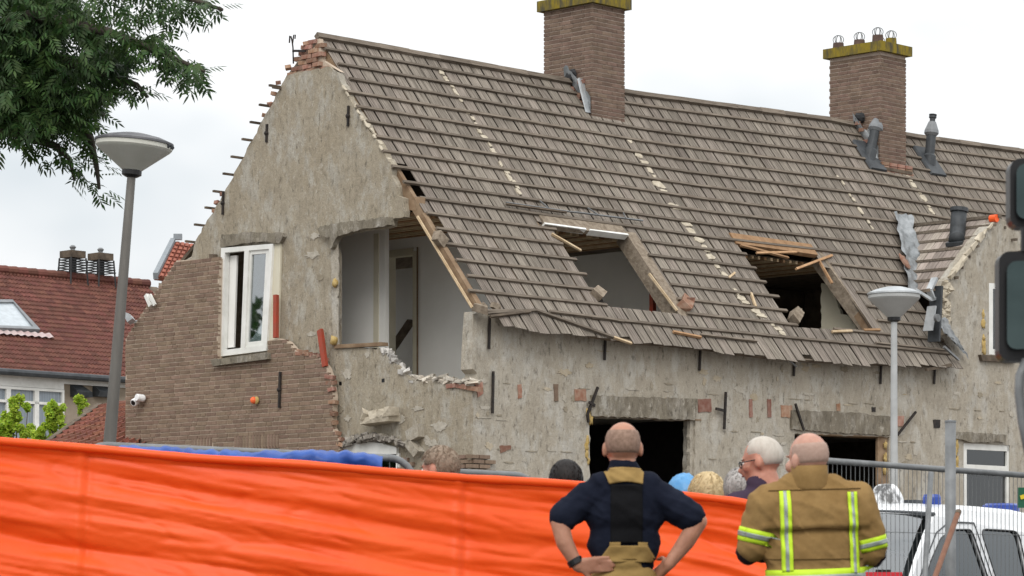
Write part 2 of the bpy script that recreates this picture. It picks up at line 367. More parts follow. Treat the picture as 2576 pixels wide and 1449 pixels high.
# lighter lower infill of the gable, a touch proud, as the inner corner pier is
# apex bricks
def brickmesh(w, h, d, mname):
    k = MB(); e = .004
    vs = [(-w/2, -d/2, -h/2), (w/2, -d/2, -h/2), (w/2, d/2, -h/2), (-w/2, d/2, -h/2)]
    k.hexa([(x, y, z) for x, y, z in vs] + [(x, y, h/2) for x, y, z in vs])
    return k.mesh('brick', M[mname])
apex = MB(); apex.slab([[g2(G(u, v)) for u, v in [(722, 189), (745, 150), (772, 108), (798, 96), (806, 150), (852, 180), (830, 168), (745, 182)]]], lambda x, y, d: (d, x, y), .035, .11)
apex_o = apex.build('apex_masonry', M['mortar'], house)
apex_poly = [g2(G(u, v)) for u, v in [(718, 190), (740, 150), (775, 96), (800, 100), (808, 150), (856, 184), (830, 170), (748, 186)]]
bm_red = brickmesh(.20, .056, .09, 'brick_red')
z = 8.18; row = 0
while z < 8.85:
    a = .9 + (row % 2) * .1
    while a > -.7:
        if inside((a, z), apex_poly):
            o = link('brick', bm_red, apex_o); o.location = (.055 + rr(-.035, .02), a + rr(-.012, .012), z); o.rotation_euler = (rr(-.06, .06), rr(-.05, .05), math.pi / 2 + rr(-.12, .12)); o.scale = (rr(.75, 1.02), 1, 1)
        a -= .212
    z += .066; row += 1

# outer brick leaf still standing on the left
BF = -.14
BP = [(315, 853), (380, 752), (443, 655), (551, 650), (546, 903), (673, 889), (673, 857), (700, 851), (722, 859), (742, 882), (800, 895), (822, 927), (832, 960), (837, 1000), (834, 1075), (850, 1106), (856, 1200), (856, 1704), (315, 1684)]
bp = [g2(G(u, v, BF)) for u, v in BP]
opn = [[g2(G(u, v, BF)) for u, v in q] for q in ([(588, 1128), (702, 1121), (702, 1330), (588, 1330)], [(480, 1132), (534, 1130), (534, 1330), (480, 1330)])]
m = MB(); m.slab([bp] + opn, lambda x, y, d: (d, x, y), BF + .009, BF + .10)
leaf = m.build('brick_leaf', M['mortar'], house)
bmesh_std = brickmesh(1.0, .0475, .05, 'brick')
all_bricks = []      # (projected size, location, rotation, scale, parent, mesh)
def world_y(b, a): return P0[1] + a * dG[1] + b * dL[1]
sold = [[g2(G(u, v, BF)) for u, v in q] for q in ([(588, 1100), (702, 1094), (702, 1123), (588, 1130)], [(480, 1107), (534, 1104), (534, 1132), (480, 1134)])]
def course_bricks(z, a_hi, a_lo, rnd):
    out = []; a = a_hi - rnd.uniform(0, .12)
    while a > a_lo:
        L = .21 if rnd.random() > .26 else .10
        out.append((a - L / 2, L - .003)); a -= L + .0105
    return out
rb = random.Random(5)
lows = []
z = .04
while z < 6.0:
    xs = []
    def crossings(poly): return sorted(p[0] + (q[0] - p[0]) * (z - p[1]) / (q[1] - p[1]) for p, q in zip(poly, poly[1:] + poly[:1]) if (p[1] > z) != (q[1] > z))
    ivs = []; c_ = crossings(bp)
    for i in range(0, len(c_) - 1, 2):
        segs = [(c_[i], c_[i + 1])]
        for q in opn + sold:
            d_ = crossings(q)
            if len(d_) < 2: continue
            segs = [x for s0, s1 in segs for x in ((s0, min(s1, d_[0])), (max(s0, d_[1]), s1)) if x[1] - x[0] > .01] if d_[0] < segs[-1][1] and d_[1] > segs[0][0] else segs
        ivs += segs
    cb = []
    for lo_, hi_ in ivs:
        for a, L in course_bricks(z, hi_ + .1, lo_, rb):
            e0_, e1_ = max(lo_, a - L / 2), min(hi_, a + L / 2)
            if e1_ - e0_ > .02: cb.append(((e0_ + e1_) / 2, e1_ - e0_))
    for a, L in cb:
        all_bricks.append((L * .05 / world_y(BF, a) ** 2 if z > 2.6 else 0, (BF + .025 + rb.uniform(-.0025, .0025), a, z), math.pi / 2, (L, 1, 1), leaf, bmesh_std))
    z += .0625
for q in sold:
    a0 = max(p[0] for p in q); a1 = min(p[0] for p in q); zc = sum(p[1] for p in q) / 4
    n = int((a0 - a1) / .0615)
    for i in range(n):
        sb = link('soldier_brick', bmesh_std, leaf); sb.location = (BF + .024, a0 - .03 - i * (a0 - a1) / n, zc); sb.rotation_euler = (math.pi / 2, 0, math.pi / 2); sb.rotation_euler = Matrix(((0, 1, 0), (0, 0, 1), (1, 0, 0))).to_euler(); sb.scale = (.2, 1, .95)
# torn orange-red ends of the broken leaf
for u, v in [(745, 884), (752, 889), (760, 886), (770, 890), (782, 893), (795, 897), (806, 903), (815, 940), (826, 948), (828, 962), (832, 980), (835, 1012), (836, 1040), (833, 1062), (838, 1088), (846, 1104), (852, 1118), (852, 1140), (850, 1160), (757, 896), (775, 897)]:
    p = G(u, v, BF); o = link('brick', bm_red, leaf); o.location = (BF + .05 + rr(-.03, .02), p[1], p[2]); o.scale = (rr(.4, .8), .9, .9); o.rotation_euler = (rr(-.2, .2), rr(-.25, .25), math.pi / 2 + rr(-.4, .4))
# the two lower openings behind the tarpaulin: frames and panes
for q in opn:
    a0, a1 = q[0][0], q[1][0]; z1 = q[0][1]; z0 = q[2][1]
    k = MB(); k.box(BF + .05, BF + .09, a1, a0, z1 - .09, z1); k.box(BF + .05, BF + .09, a1, a1 + .06, z0, z1 - .09); k.box(BF + .05, BF + .09, a0 - .06, a0, z0, z1 - .09)
    w = k.build('lower_window', M['white'], house)
    k = MB(); k.box(BF + .065, BF + .075, a1 + .06, a0 - .06, z0, z1 - .09); k.build('pane', M['glass_dark'], w)
    k = MB(); k.box(BF + .02, BF + .08, a1 - .01, a0 + .01, z1 + .001, z1 + .02); k.build('lintel_angle', M['iron'], w)

# gable window
def gp(u, v, b): return Vector(G(u, v, b))
wing = MB()
def gquad(mb, px, b0, b1):
    A = [gp(u, v, b0) for u, v in px]; B = [Vector((b1, p.y, p.z)) for p in A]
    mb.hexa(A + B); return mb
OUT = [(556, 624), (686, 613), (670, 882), (550, 897)]
def lerp2(p, q, t): return (p[0] + (q[0] - p[0]) * t, p[1] + (q[1] - p[1]) * t)
def wq(s, t):  # window face, s left-right, t top-bottom
    return lerp2(lerp2(OUT[0], OUT[1], s), lerp2(OUT[3], OUT[2], s), t)
def wrect(s0, s1, t0, t1): return [wq(s0, t0), wq(s1, t0), wq(s1, t1), wq(s0, t1)]
for r in ((0, 1, 0, .045), (0, 1, .945, 1), (0, .075, .045, .945), (.93, 1, .045, .945), (.455, .54, .045, .945)): gquad(wing, wrect(*r), -.07, .02)
gw = wing.build('gable_window', M['white'], house)
k = MB()
for r in ((.54, .93, .045, .085), (.54, .93, .90, .945), (.54, .60, .085, .90), (.88, .93, .085, .90)): gquad(k, wrect(*r), -.045, .0)
k.build('sash', M['white'], gw)
k = MB(); gquad(k, wrect(.60, .88, .085, .90), -.022, -.016); k.build('pane', M['glass'], gw)
k = MB()
for r in ((.075, .15, .045, .945), (.15, .30, .08, .93)): gquad(k, wrect(*r), .03, .06)
gquad(k, wrect(.28, .31, .08, .93), .02, .05); k.build('open_sash', M['offwhite'], gw)
k = MB(); gquad(k, [(686, 611), (705, 600), (703, 742), (700, 852), (672, 858)][0:1] + [(706, 606), (700, 850), (671, 880)], -.03, .10); k.build('jamb_board', M['cream'], gw)
k = MB(); gquad(k, [(528, 905), (671, 886), (673, 903), (535, 921)], -.21, -.02); k.build('sill', M['concrete'], gw)
k = MB(); q = jag([g2(G(u, v, -.05)) for u, v in [(557, 604), (560, 590), (640, 584), (712, 586), (715, 596), (705, 612), (640, 608), (600, 616), (557, 622)]], .06, .012)
k.slab([q], lambda x, y, d: (d, x, y), -.07, .0); k.build('window_lintel', M['concrete'], house)
k = MB(); q = jag([g2(G(u, v, -.03)) for u, v in [(535, 640), (546, 640), (545, 897), (537, 900)]], .1, .006); k.slab([q], lambda x, y, d: (d, x, y), -.10, -.02); k.build('jamb_strip', M['wood_dark'], gw)
# concrete lintel over the blown-out corner
k = MB(); q = jag([g2(G(u, v, -.05)) for u, v in [(805, 578), (812, 570), (870, 560), (982, 546), (987, 566), (905, 581), (856, 594), (838, 628), (830, 622), (836, 598), (812, 592)]], .05, .012)
k.slab([q], lambda x, y, d: (d, x, y), -.10, .0); k.build('corner_lintel', M['concrete'], house)
k = MB(); q = jag([g2(G(u, v, -.05)) for u, v in [(828, 612), (846, 600), (848, 868), (833, 872)]], .07, .012); k.slab([q], lambda x, y, d: (d, x, y), -.02, -.002); k.build('jamb_scar', M['plaster_f'], house)
for n_, (u0, v0, u1, v1, w_) in enumerate([(694, 742, 694, 850, .065), (805, 830, 818, 922, .085)]):
    k = MB(); k.bar(gp(u0, v0, -.10), gp(u1, v1, -.14), w_, .05, (1, 0, 0), .004); k.build('red_post', M['redpaint'], house)
for u, v, s_ in [(843, 712, .06), (840, 858, .07)]:
    k = MB(); k.ball(gp(u, v, -.04), (s_ * .7, s_ * .9, s_), 8, 6, .5, u); k.build('foam_lump', M['foam'], house, True)
# wall anchors
def anchor_g(u, v0, v1, b=BF - .02, w_=.035):
    k = MB(); k.bar(gp(u + (v0 - v1) * -.03, v0, b), gp(u, v1, b), w_, .025, (1, 0, 0)); k.ball(gp(u, (v0 + v1) / 2, b), .035, 8, 4); k.build('wall_anchor', M['iron'], house)
anchor_g(702, 935, 1026)
anchor_g(670, 312, 358, -.015, .03); anchor_g(875, 266, 318, -.015, .03); anchor_g(560, 482, 540, -.015, .03)
for u, v in [(1, 1)]:
    k = MB()
    for px in ([(853, 960), (859, 960), (859, 969), (853, 969)], [(960, 953), (967, 952), (967, 961), (960, 962)]): gquad(k, px, -.004, .02)
    k.build('putlog_hole', M['black'], house)
# anchor with hooks on the gable top
k = MB(); A = gp(738, 160, -.02); k.tube([A, gp(737, 120, -.02), gp(735, 104, -.02), gp(732, 92, -.02), gp(729, 90, -.02), gp(728, 108, -.02)], .011, 6)
k.tube([gp(736, 110, -.02), gp(739, 88, -.02), gp(743, 88, -.02), gp(742, 98, -.02)], .010, 6); k.bar(gp(737, 128, -.02), gp(768, 128, -.02), .03, .03); k.build('hooked_anchor', M['iron'], house)
# plain arched window low in the gable
k = MB(); q0 = [g2(G(*p)) for p in [(850, 1131), (885, 1117), (925, 1111), (965, 1115), (1004, 1126), (1004, 1142), (850, 1150)]]; k.slab([q0], lambda x, y, d: (d, x, y), -.05, .04)
for px in ([(848, 1150), (858, 1150), (858, 1330), (848, 1330)], [(996, 1140), (1004, 1140), (1004, 1330), (996, 1330)], [(926, 1146), (934, 1145), (934, 1330), (926, 1330)]): gquad(k, px, -.03, .04)
aw = k.build('arched_window', M['white'], house)
k = MB(); gquad(k, [(858, 1148), (996, 1142), (996, 1330), (858, 1330)], .005, .012); k.build('pane', M['glass_dark'], aw)
# masonry stub: broken cantilevered tile corbel and rubble over the arched window
k = MB()
for i in range(4):
    c = gp(925 + i * 20, 1048 - i * 4, -.14); k.rock(c, (.08, .07, .055), .3)
k.bar(gp(918, 1062, -.12), gp(990, 1050, -.12), .2, .10, (0, 0, 1), .02); k.build('broken_corbel', M['mortar_pale'], house)
k = MB()
for i in range(75):
    t = R.random(); u = 862 + t * 150; v = 1113 - 16 * math.sin(math.pi * t) * R.random() + (8 if t < .1 or t > .92 else 0) - R.random() * 6
    k.rock(gp(u, v, -.05 - R.random() * .08), (rr(.015, .05), rr(.02, .06), rr(.012, .035)))
tag(k.build('rubble', mat('rubble', (.13, .115, .10), (.34, .31, .27), scale=14, irand=.4, bump=.5, rough=.95), house), kind='stuff')
for px in ([(1018, 1085), (1050, 1065), (1052, 1098), (1025, 1112)], [(1010, 1112), (1030, 1105), (1052, 1135), (1040, 1150)], [(870, 1098), (960, 1090), (960, 1102), (870, 1108)]):
    k = MB(); gquad(k, px, -.12, .0); k.build('masonry_chunk', M['plaster_f'], house)

# ---------------------------------------------------------------- front wall with cross gable
AF = -3.05
FW = [(1197, 786), (1193, 840), (1189, 928), (1200, 940), (1197, 958), (1210, 968), (1189, 976), (1189, 1706), (2640, 1660), (2640, 640), (2560, 572), (2525, 553), (2510, 549), (2500, 560), (2460, 606), (2425, 655), (2400, 690), (2388, 705),
      (2378, 745), (2374, 790), (2376, 832), (2388, 870), (2400, 905)]
fo = [f2(Fr(u, v)) for u, v in FW]; fo = fo[:-1] + [(fo[-1][0], 4.78), (Fr(1800, 0)[0], 4.80)]; fo[0] = (fo[0][0], 4.80)
fholes = [[f2(Fr(u, v)) for u, v in q] for q in ([(1484, 1048), (1749, 1057), (1744, 1370), (1482, 1370)], [(1999, 1091), (2237, 1099), (2237, 1370), (1999, 1370)],
          [(2424, 1114), (2541, 1120), (2541, 1560), (2424, 1560)], [(2488, 712), (2549, 716), (2549, 897), (2488, 891)])]
fh = [jag(q, .07, .015) if i < 2 else q for i, q in enumerate(fholes)]
m = MB(); m.slab([jag(fo, .08, .016, {7, 8, 9, 10, 22, 23, 24})] + fh, lambda x, y, d: (x, d, y), AF, AF + .22)
m.build('front_wall', M['plaster_f'], house)
def fp(u, v, a=AF): return Vector(Fr(u, v, a))
def fquad(mb, px, a0, a1):
    A = [fp(u, v, a0) for u, v in px]; B = [Vector((p.x, a1, p.z)) for p in A]; mb.hexa(A + B); return mb
def fpoly(name, px, a0, a1, mt, step=.06, amp=.012, parent=None):
    k = MB(); k.slab([jag([f2(Fr(u, v, a0)) for u, v in px], step, amp)], lambda x, y, d: (x, d, y), a0, a1); return k.build(name, mt, parent or house)
fpoly('window_lintel', [(1489, 994), (1755, 1003), (1752, 1040), (1748, 1057), (1600, 1050), (1489, 1046)], AF - .035, AF, M['concrete'])
fpoly('window_lintel', [(1992, 1032), (2150, 1038), (2240, 1048), (2240, 1096), (2100, 1088), (1992, 1080)], AF - .035, AF, M['concrete'])
fpoly('window_lintel', [(2402, 1086), (2480, 1090), (2532, 1094), (2530, 1112), (2440, 1112), (2404, 1102)], AF - .05, AF, M['concrete'])
k = MB(); k.bar(fp(1490, 1044, AF + .1), fp(1750, 1056, AF + .1), .2, .05, (0, 0, 1), .01); k.build('lintel_timber', M['wood_brown'], house)
k = MB(); k.bar(fp(2000, 1089, AF + .1), fp(2238, 1099, AF + .1), .2, .05, (0, 0, 1), .01); k.build('lintel_timber', M['wood_brown'], house)
for px, mt in (([(1446, 979), (1474, 979), (1476, 1009), (1447, 1008)], 'brick_red'), ([(1756, 1004), (1789, 1003), (1790, 1036), (1757, 1037)], 'brick_red'), ([(1965, 1019), (1993, 1020), (1993, 1050), (1966, 1049)], 'brick_red'),
               ([(1196, 966), (1214, 960), (1216, 990), (1203, 1000)], 'brick_red'), ([(1303, 968), (1312, 966), (1314, 1000), (1304, 1003)], 'brick_red'), ([(1394, 966), (1405, 966), (1405, 1009), (1395, 1009)], 'brick'),
               ([(1885, 1004), (1893, 1004), (1894, 1050), (1886, 1050)], 'brick_red'), ([(1931, 1004), (1940, 1004), (1941, 1050), (1932, 1050)], 'brick_red'), ([(2240, 1048), (2275, 1046), (2272, 1072), (2240, 1074)], 'brick_red'),
               ([(2348, 1056), (2366, 1056), (2365, 1076), (2350, 1076)], 'iron'), ([(1258, 1121), (1286, 1121), (1286, 1130), (1260, 1140)], 'brick_red'), ([(2105, 1016), (2114, 1014), (2114, 1034), (2106, 1034)], 'brick_red'), ([(2194, 1024), (2203, 1024), (2203, 1036), (2194, 1036)], 'iron')):
    fpoly('exposed_brick', px, AF - .012, AF, M[mt], .04, .006)
for u, v0, v1 in [(1232, 796, 878), (1523, 852, 906), (1762, 874, 932), (1999, 896, 946), (2217, 918, 966), (2352, 928, 966), (1241, 934, 1040)]:
    k = MB(); k.bar(fp(u + .0, v0, AF - .03), fp(u - 2, v1, AF - .03), .035, .02, (0, 1, 0)); k.build('wall_anchor', M['iron'], house)
for segs in ([(1826, 986, 1822, 1080), (1801, 1028, 1826, 1034)], [(1504, 974, 1478, 1042), (1478, 1042, 1480, 1062), (1482, 1012, 1496, 1020)], [(2001, 1016, 2022, 1082)], [(2304, 1036, 2258, 1094)]):
    k = MB()
    for u0, v0, u1, v1 in segs: k.bar(fp(u0, v0, AF - .06), fp(u1, v1, AF - .04), .035, .025, (0, 1, 0))
    k.build('wall_anchor', M['iron'], house)
for u, v, s_ in [(1479, 1042, .08), (1486, 1050, .07), (1475, 1120, .07), (1478, 1105, .05), (1476, 1140, .06), (1480, 1160, .05), (2405, 1118, .1), (2404, 1135, .08), (2406, 1160, .07), (2406, 1180, .08), (2472, 812, .09), (2474, 850, .06), (2474, 872, .10), (2473, 790, .06), (2228, 1120, .06), (2227, 1150, .07), (2226, 1185, .07)]:
    k = MB(); k.ball(fp(u, v, AF - .0), (s_ * .5, s_ * .4, s_ * rr(.8, 1.6)), 10, 8, .9, u + v); k.build('foam_lump', M['foam'], house, True)
fpoly('jamb_board', [(2208, 1098), (2236, 1100), (2236, 1370), (2208, 1370)], AF + .03, AF + .07, M['wood_brown'], 1, 0)
fpoly('jamb_board', [(1736, 1056), (1749, 1057), (1744, 1370), (1734, 1370)], AF + .03, AF + .09, M['plaster_f'], .05, .015)
# small door with fanlight, and the window in the cross gable
def rectf(u0, u1, v0, v1): return [(u0, v0), (u1, v0 + (u1 - u0) * .05), (u1, v1 + (u1 - u0) * .05), (u0, v1)]
k = MB()
for q in (rectf(2424, 2541, 1114, 1130), rectf(2424, 2432, 1130, 1560), rectf(2533, 2541, 1124, 1560), rectf(2432, 2533, 1168, 1192)): fquad(k, q, AF + .02, AF + .09)
dr = k.build('side_door', M['white'], house)
k = MB(); fquad(k, rectf(2432, 2533, 1130, 1168), AF + .05, AF + .055); k.build('fanlight_pane', M['glass_dark'], dr)
k = MB(); fquad(k, rectf(2432, 2533, 1192, 1560), AF + .06, AF + .065); k.build('door_pane', M['glass_dark'], dr)
k = MB(); fquad(k, rectf(2495, 2530, 1196, 1540), AF + .12, AF + .125); k.build('curtain', M['cream'], dr)
k = MB()
for q in (rectf(2488, 2549, 712, 726), rectf(2488, 2498, 726, 892), rectf(2540, 2549, 716, 897), rectf(2498, 2540, 878, 892)): fquad(k, q, AF + .0, AF + .07)
uw = k.build('upper_window', M['white'], house)
k = MB(); fquad(k, rectf(2498, 2540, 726, 878), AF + .03, AF + .035); k.build('pane', M['glass_dark'], uw)
k = MB(); fquad(k, [(2468, 892), (2556, 897), (2556, 912), (2472, 908)], AF - .06, AF + .02); k.build('sill', M['wood_dark'], uw)
# ragged plaster and brick return at the corner
fpoly('corner_return', [(1190, 790), (1200, 788), (1199, 936), (1190, 928)], AF - .012, AF, M['plaster_f'], .06, .008)
k = MB()
for i in range(46):
    u = 1042 + i * 3.4 + rr(-2, 2); v = 955 + (u - 1042) * .055 + rr(-6, 5); k.rock(gp(u, v, rr(-.0, .10)), (rr(.02, .06), rr(.02, .07), rr(.010, .028)))
tag(k.build('broken_edge_rubble', mat('lime_rubble', (.36, .31, .25), (.60, .56, .49), scale=12, irand=.3, bump=.5, rough=.95), house), kind='stuff')
k = MB()
for i in range(34):
    t = i / 33; u = 965 + 76 * t + rr(-4, 4); v = 880 + 80 * t ** 1.1 + rr(-5, 5); k.rock(gp(u, v, rr(.01, .11)), (rr(.02, .05), rr(.02, .06), rr(.015, .04)))
tag(k.build('broken_edge_rubble', mat('grey_rubble', (.38, .36, .33), (.58, .56, .53), scale=12, irand=.3, bump=.5, rough=.95), house), kind='stuff')
k = MB()
for i, (u, v) in enumerate([(1165, 972), (1180, 975), (1195, 978), (1140, 970)]):
    o = link('brick', bm_red, house); p = gp(u, v, .02); o.location = p; o.rotation_euler = (rr(-.2, .2), rr(-.2, .2), math.pi / 2 + rr(-.3, .3))
# brick remains at the foot of the corner
cz = 2.15; row = 0
while cz < 2.98:
    for i in range(8):
        u = 1014 + i * 29 + (row % 2) * 14
        if (u < 1145 and cz < 2.72 + .12 * nz3(u * .01, cz) + (.25 if u < 1030 else 0)) or (u >= 1145 and cz < 2.95):
            p = G(min(u, 1186), 1100, -.03) if u < 1187 else Fr(u, 1100, AF - .03)
            o = link('brick', bmesh_std, house); o.scale = (.19, 1, 1); o.location = (p[0], p[1], cz); o.rotation_euler = (0, 0, math.pi / 2 if u < 1187 else 0)
    cz += .0625; row += 1

scar_m = [mat('lime_scar', (.38, .345, .285), (.47, .435, .375), rough=.95, spec=.1, scale=11, bump=.6, bscale=26, bdist=.02), mat('dark_scar', (.25, .215, .16), (.34, .30, .235), rough=.95, spec=.1, scale=10, bump=.6, bscale=26, bdist=.02), mat('buff_scar', (.36, .30, .21), (.47, .41, .32), rough=.95, spec=.1, scale=9, bump=.6, bscale=26, bdist=.02)]
rs = random.Random(77)
def scar(c2d, rx, rz, to3, d0, d1, mt):
    n = 22; ph = rs.uniform(0, 6); k = MB()
    q = [(c2d[0] + rx * math.cos(i * 6.283 / n) * rs.uniform(.45, 1.15), c2d[1] + rz * math.sin(i * 6.283 / n) * rs.uniform(.45, 1.15)) for i in range(n)]
    k.slab([q], to3, d0, d1); k.build('render_scar', mt, house)
gpoly = [g2(G(u, v)) for u, v in GW]; fpoly2 = [f2(Fr(u, v)) for u, v in FW]
def clear_of(p, polys, mg):
    return all(not inside((p[0] + dx, p[1] + dz), q) for q in polys for dx in (-mg, 0, mg) for dz in (-mg, 0, mg))
cnt = 0
for _ in range(900):
    if cnt >= 30: break
    u, v = rs.uniform(690, 1180), rs.uniform(560, 1120)
    if v < 600 and rs.random() < .6: continue
    p = g2(G(u, v)); r1, r2 = rs.uniform(.03, .17), rs.uniform(.02, .10)
    if not all(inside((p[0] + dx, p[1] + dz), gpoly) for dx in (-r1 * 1.2, r1 * 1.2) for dz in (-r2 * 1.2, r2 * 1.2)) or not clear_of(p, [win_h, arch_h, [g2(G(a_, b_)) for a_, b_ in [(540, 640), (720, 580), (720, 900), (540, 900)]]], .22): continue
    scar(p, r1, r2, lambda x, y, d: (d, x, y), -rs.uniform(.003, .011), -.001, scar_m[rs.choice((0, 0, 0, 1, 2))]); cnt += 1
for _ in range(0):
    u, v = rs.uniform(600, 930), rs.uniform(300, 560); p = g2(G(u, v)); r1, r2 = rs.uniform(.05, .22), rs.uniform(.015, .05)
    if all(inside((p[0] + dx, p[1] + dz), gpoly) for dx in (-r1 * 1.3, r1 * 1.3) for dz in (-r2 * 2, r2 * 2)): scar(p, r1, r2, lambda x, y, d: (d, x, y), -.006, -.001, scar_m[rs.choice((1, 2, 2))])
cnt = 0
for _ in range(1500):
    if cnt >= 62: break
    u, v = rs.uniform(1200, 2560), rs.uniform(880, 1230); p = f2(Fr(u, v)); r1, r2 = rs.uniform(.02, .16), rs.uniform(.012, .07)
    if not inside(p, fpoly2) or not clear_of(p, fholes, .25) or p[1] > 4.6 and u < 2380: continue
    scar(p, r1, r2, lambda x, y, d: (x, d, y), AF - rs.uniform(.003, .010), AF - .001, scar_m[rs.choice((0, 0, 1, 2, 2))]); cnt += 1
for v0 in (962, 1052, 1126):      # ragged horizontal lift joints of the render
    for i in range(26):
        u = 1215 + i * 52 + rs.uniform(-18, 18); vv = v0 + (u - 1215) * .055 + rs.uniform(-3, 3); p = f2(Fr(u, vv))
        if rs.random() < .45 or not clear_of(p, fholes, .3): continue
        scar(p, rs.uniform(.06, .18), rs.uniform(.006, .014), lambda x, y, d: (x, d, y), AF - .008, AF - .001, scar_m[rs.choice((0, 1, 1))])

# ---------------------------------------------------------------- inside
ZF = 3.86; ZCE = 6.22
m = MB(); m.box(.12, 18, -2.8, 3.9, ZF - .2, ZF); fl = m.build('upper_floor', mat('floor_boards', (.46, .43, .38), (.56, .53, .47), scale=5), house)
m = MB(); m.box(.12, 18, 3.95, 4.05, 0, 4.9); m.build('back_wall', M['beigebrick'], house)
m = MB(); m.slab([[(-2.82, 0), (-2.82, 4.85), (0, 8.4), (3.9, 4.75), (3.9, 0)]], lambda x, y, d: (d, x, y), 17.9, 18.0); m.build('end_wall', M['beigebrick'], house)
m = MB(); m.box(.12, 18, -1.74, 1.2, ZCE, ZCE + .02); ce = m.build('ceiling', M['wood_dark'], house)
for i in range(34):
    k = MB(); b_ = .16 + i * .14; k.box(b_, b_ + .05, -1.78, 1.2, ZCE - .045, ZCE - .002); k.build('ceiling_lath', M['wood_raw'] if i % 3 else M['wood_orange'], ce)
for i in range(26):
    k = MB(); b_ = 5.75 + i * .15; k.box(b_, b_ + .05, -1.78, 1.0, ZCE - .045, ZCE - .002); k.build('ceiling_lath', M['wood_raw'] if i % 3 else M['wood_orange'], ce)
def gslab(name, b0, b1, px, mt, holes=(), step=9, amp=0):
    k = MB(); k.slab([jag([g2(G(u, v, b0)) for u, v in px], step, amp)] + [[g2(G(u, v, b0)) for u, v in h] for h in holes], lambda x, y, d: (d, x, y), b0, b1); return k.build(name, mt, house)
gslab('closet_wall', .9, .98, [(790, 560), (968, 548), (968, 890), (790, 900)], M['offwhite'])
gslab('closet_trim', .885, .899, [(940, 588), (952, 587), (951, 880), (939, 881)], M['cream'])
W2 = 1.9; aR = -2.82
d0 = G(976, 640, W2); d1 = G(1046, 640, W2); zt = d0[2]
m = MB(); m.slab([[(1.8, ZF), (1.8, ZCE), (-1.75, ZCE - .0), (aR, 4.85), (aR, ZF), (d1[1], ZF), (d1[1], zt), (d0[1], zt), (d0[1], ZF)]], lambda x, y, d: (d, x, y), W2, W2 + .09); m.build('partition_wall', M['offwhite'], house)
m = MB()
for a_, w_ in ((d1[1], .09), (d0[1], .09)): m.box(W2 - .02, W2 + .11, a_ - w_ / 2, a_ + w_ / 2, ZF, zt)
m.box(W2 - .02, W2 + .11, d1[1] + .045, d0[1] - .045, zt - .05, zt + .05)
m.build('door_frame', M['cream'], house)
m = MB(); m.box(W2 - .035, W2 - .021, d1[1] - .07, d1[1] - .05, ZF, zt + .05); m.build('door_stop', M['wood_brown'], house)
pw = MB(); pw.box(3.3, 3.36, -.4, 2.6, ZF + .5, ZCE - .25); pwo = pw.build('painted_wall', M['offwhite'], house)
k = MB(); k.bar(G(1034, 808, 3.0), G(985, 880, 3.0), .1, .08); k.build('fallen_plank', M['wood_dark'], house)
for b0 in (5.5,):
    m = MB(); m.slab([[(-2.82, ZF - .19), (-2.82, 4.85), (-1.75, ZCE), (2.3, ZCE), (3.9, 4.75), (3.9, ZF - .19)]], lambda x, y, d: (d, x, y), b0, b0 + .1); m.build('party_wall', M['offwhite'], house)
    m = MB(); m.box(b0, b0 + .1, -2.82, 3.9, 0, ZF - .205); m.build('lower_party_wall', mat('room_shade_black', (.014, .012, .011), (.026, .022, .019), rough=.95), house)  # darkness of the lower room put into the wall colour
m = MB(); m.slab([[(-2.82, 0), (-2.82, 4.85), (-1.75, ZCE), (2.3, ZCE), (3.9, 4.75), (3.9, 0)]], lambda x, y, d: (d, x, y), 11.9, 12.0); m.build('party_wall', M['wood_dark'], house)
m = MB(); m.box(5.62, 11.88, .9, 1.0, ZF, 6.2); m.build('rear_partition', M['wood_dark'], house)
m = MB(); m.box(.14, 18, 2.0, 2.1, 0.02, ZF - .21); m.build('middle_wall', mat('room_shade_dark', (.02, .017, .015), (.035, .03, .026), rough=.95), house)  # near-black colour stands in for shade deep in the room
m = MB(); m.box(.14, 18, -2.8, 2.0, .02, .06); m.build('ground_floor', bpy.data.materials['room_shade_dark'], house)  # same painted-in room shade on the floor
gslab('wall_fragment', 9.1, 9.16, [(2066, 712), (2080, 715), (2100, 745), (2115, 790), (2135, 795), (2160, 834), (2166, 900), (2064, 900)], M['cream'], (), .06, .015)
k = MB(); k.bar(gp(1642, 705, 4.6), gp(1642, 800, 4.6), .07, .07, (1, 0, 0)); k.build('red_post', M['redpaint'], house)
k = MB(); k.bar(gp(848, 872, .03), gp(968, 866, .03), .12, .05, (0, 0, 1), .005); k.build('floor_edge_board', M['wood_brown'], house)
k = MB(); k.bar(gp(1013, 512, .16), gp(1062, 512, .16), .12, .18, (0, 0, 1), .01); k.build('purlin_end', M['wood_brown'], house)

# torn cables, pipe and fallen plaster in the opened rooms
k = MB()
for i in range(60):
    a_ = rr(-2.6, -.2); b_ = rr(.2, 1.7); k.rock((b_, a_, ZF + rr(.01, .05) + .10 * math.exp(-((a_ + 2.0) / .5) ** 2)), (rr(.02, .09), rr(.02, .09), rr(.01, .04)))
tag(k.build('floor_rubble', scar_m[0], house), kind='stuff')
k = MB()
for i in range(40):
    b_ = rr(2.9, 5.2); k.rock((b_, rr(-2.7, -1.2), ZF + rr(.02, .30)), (rr(.03, .12), rr(.03, .12), rr(.02, .06)))
tag(k.build('floor_rubble', scar_m[2], house), kind='stuff')

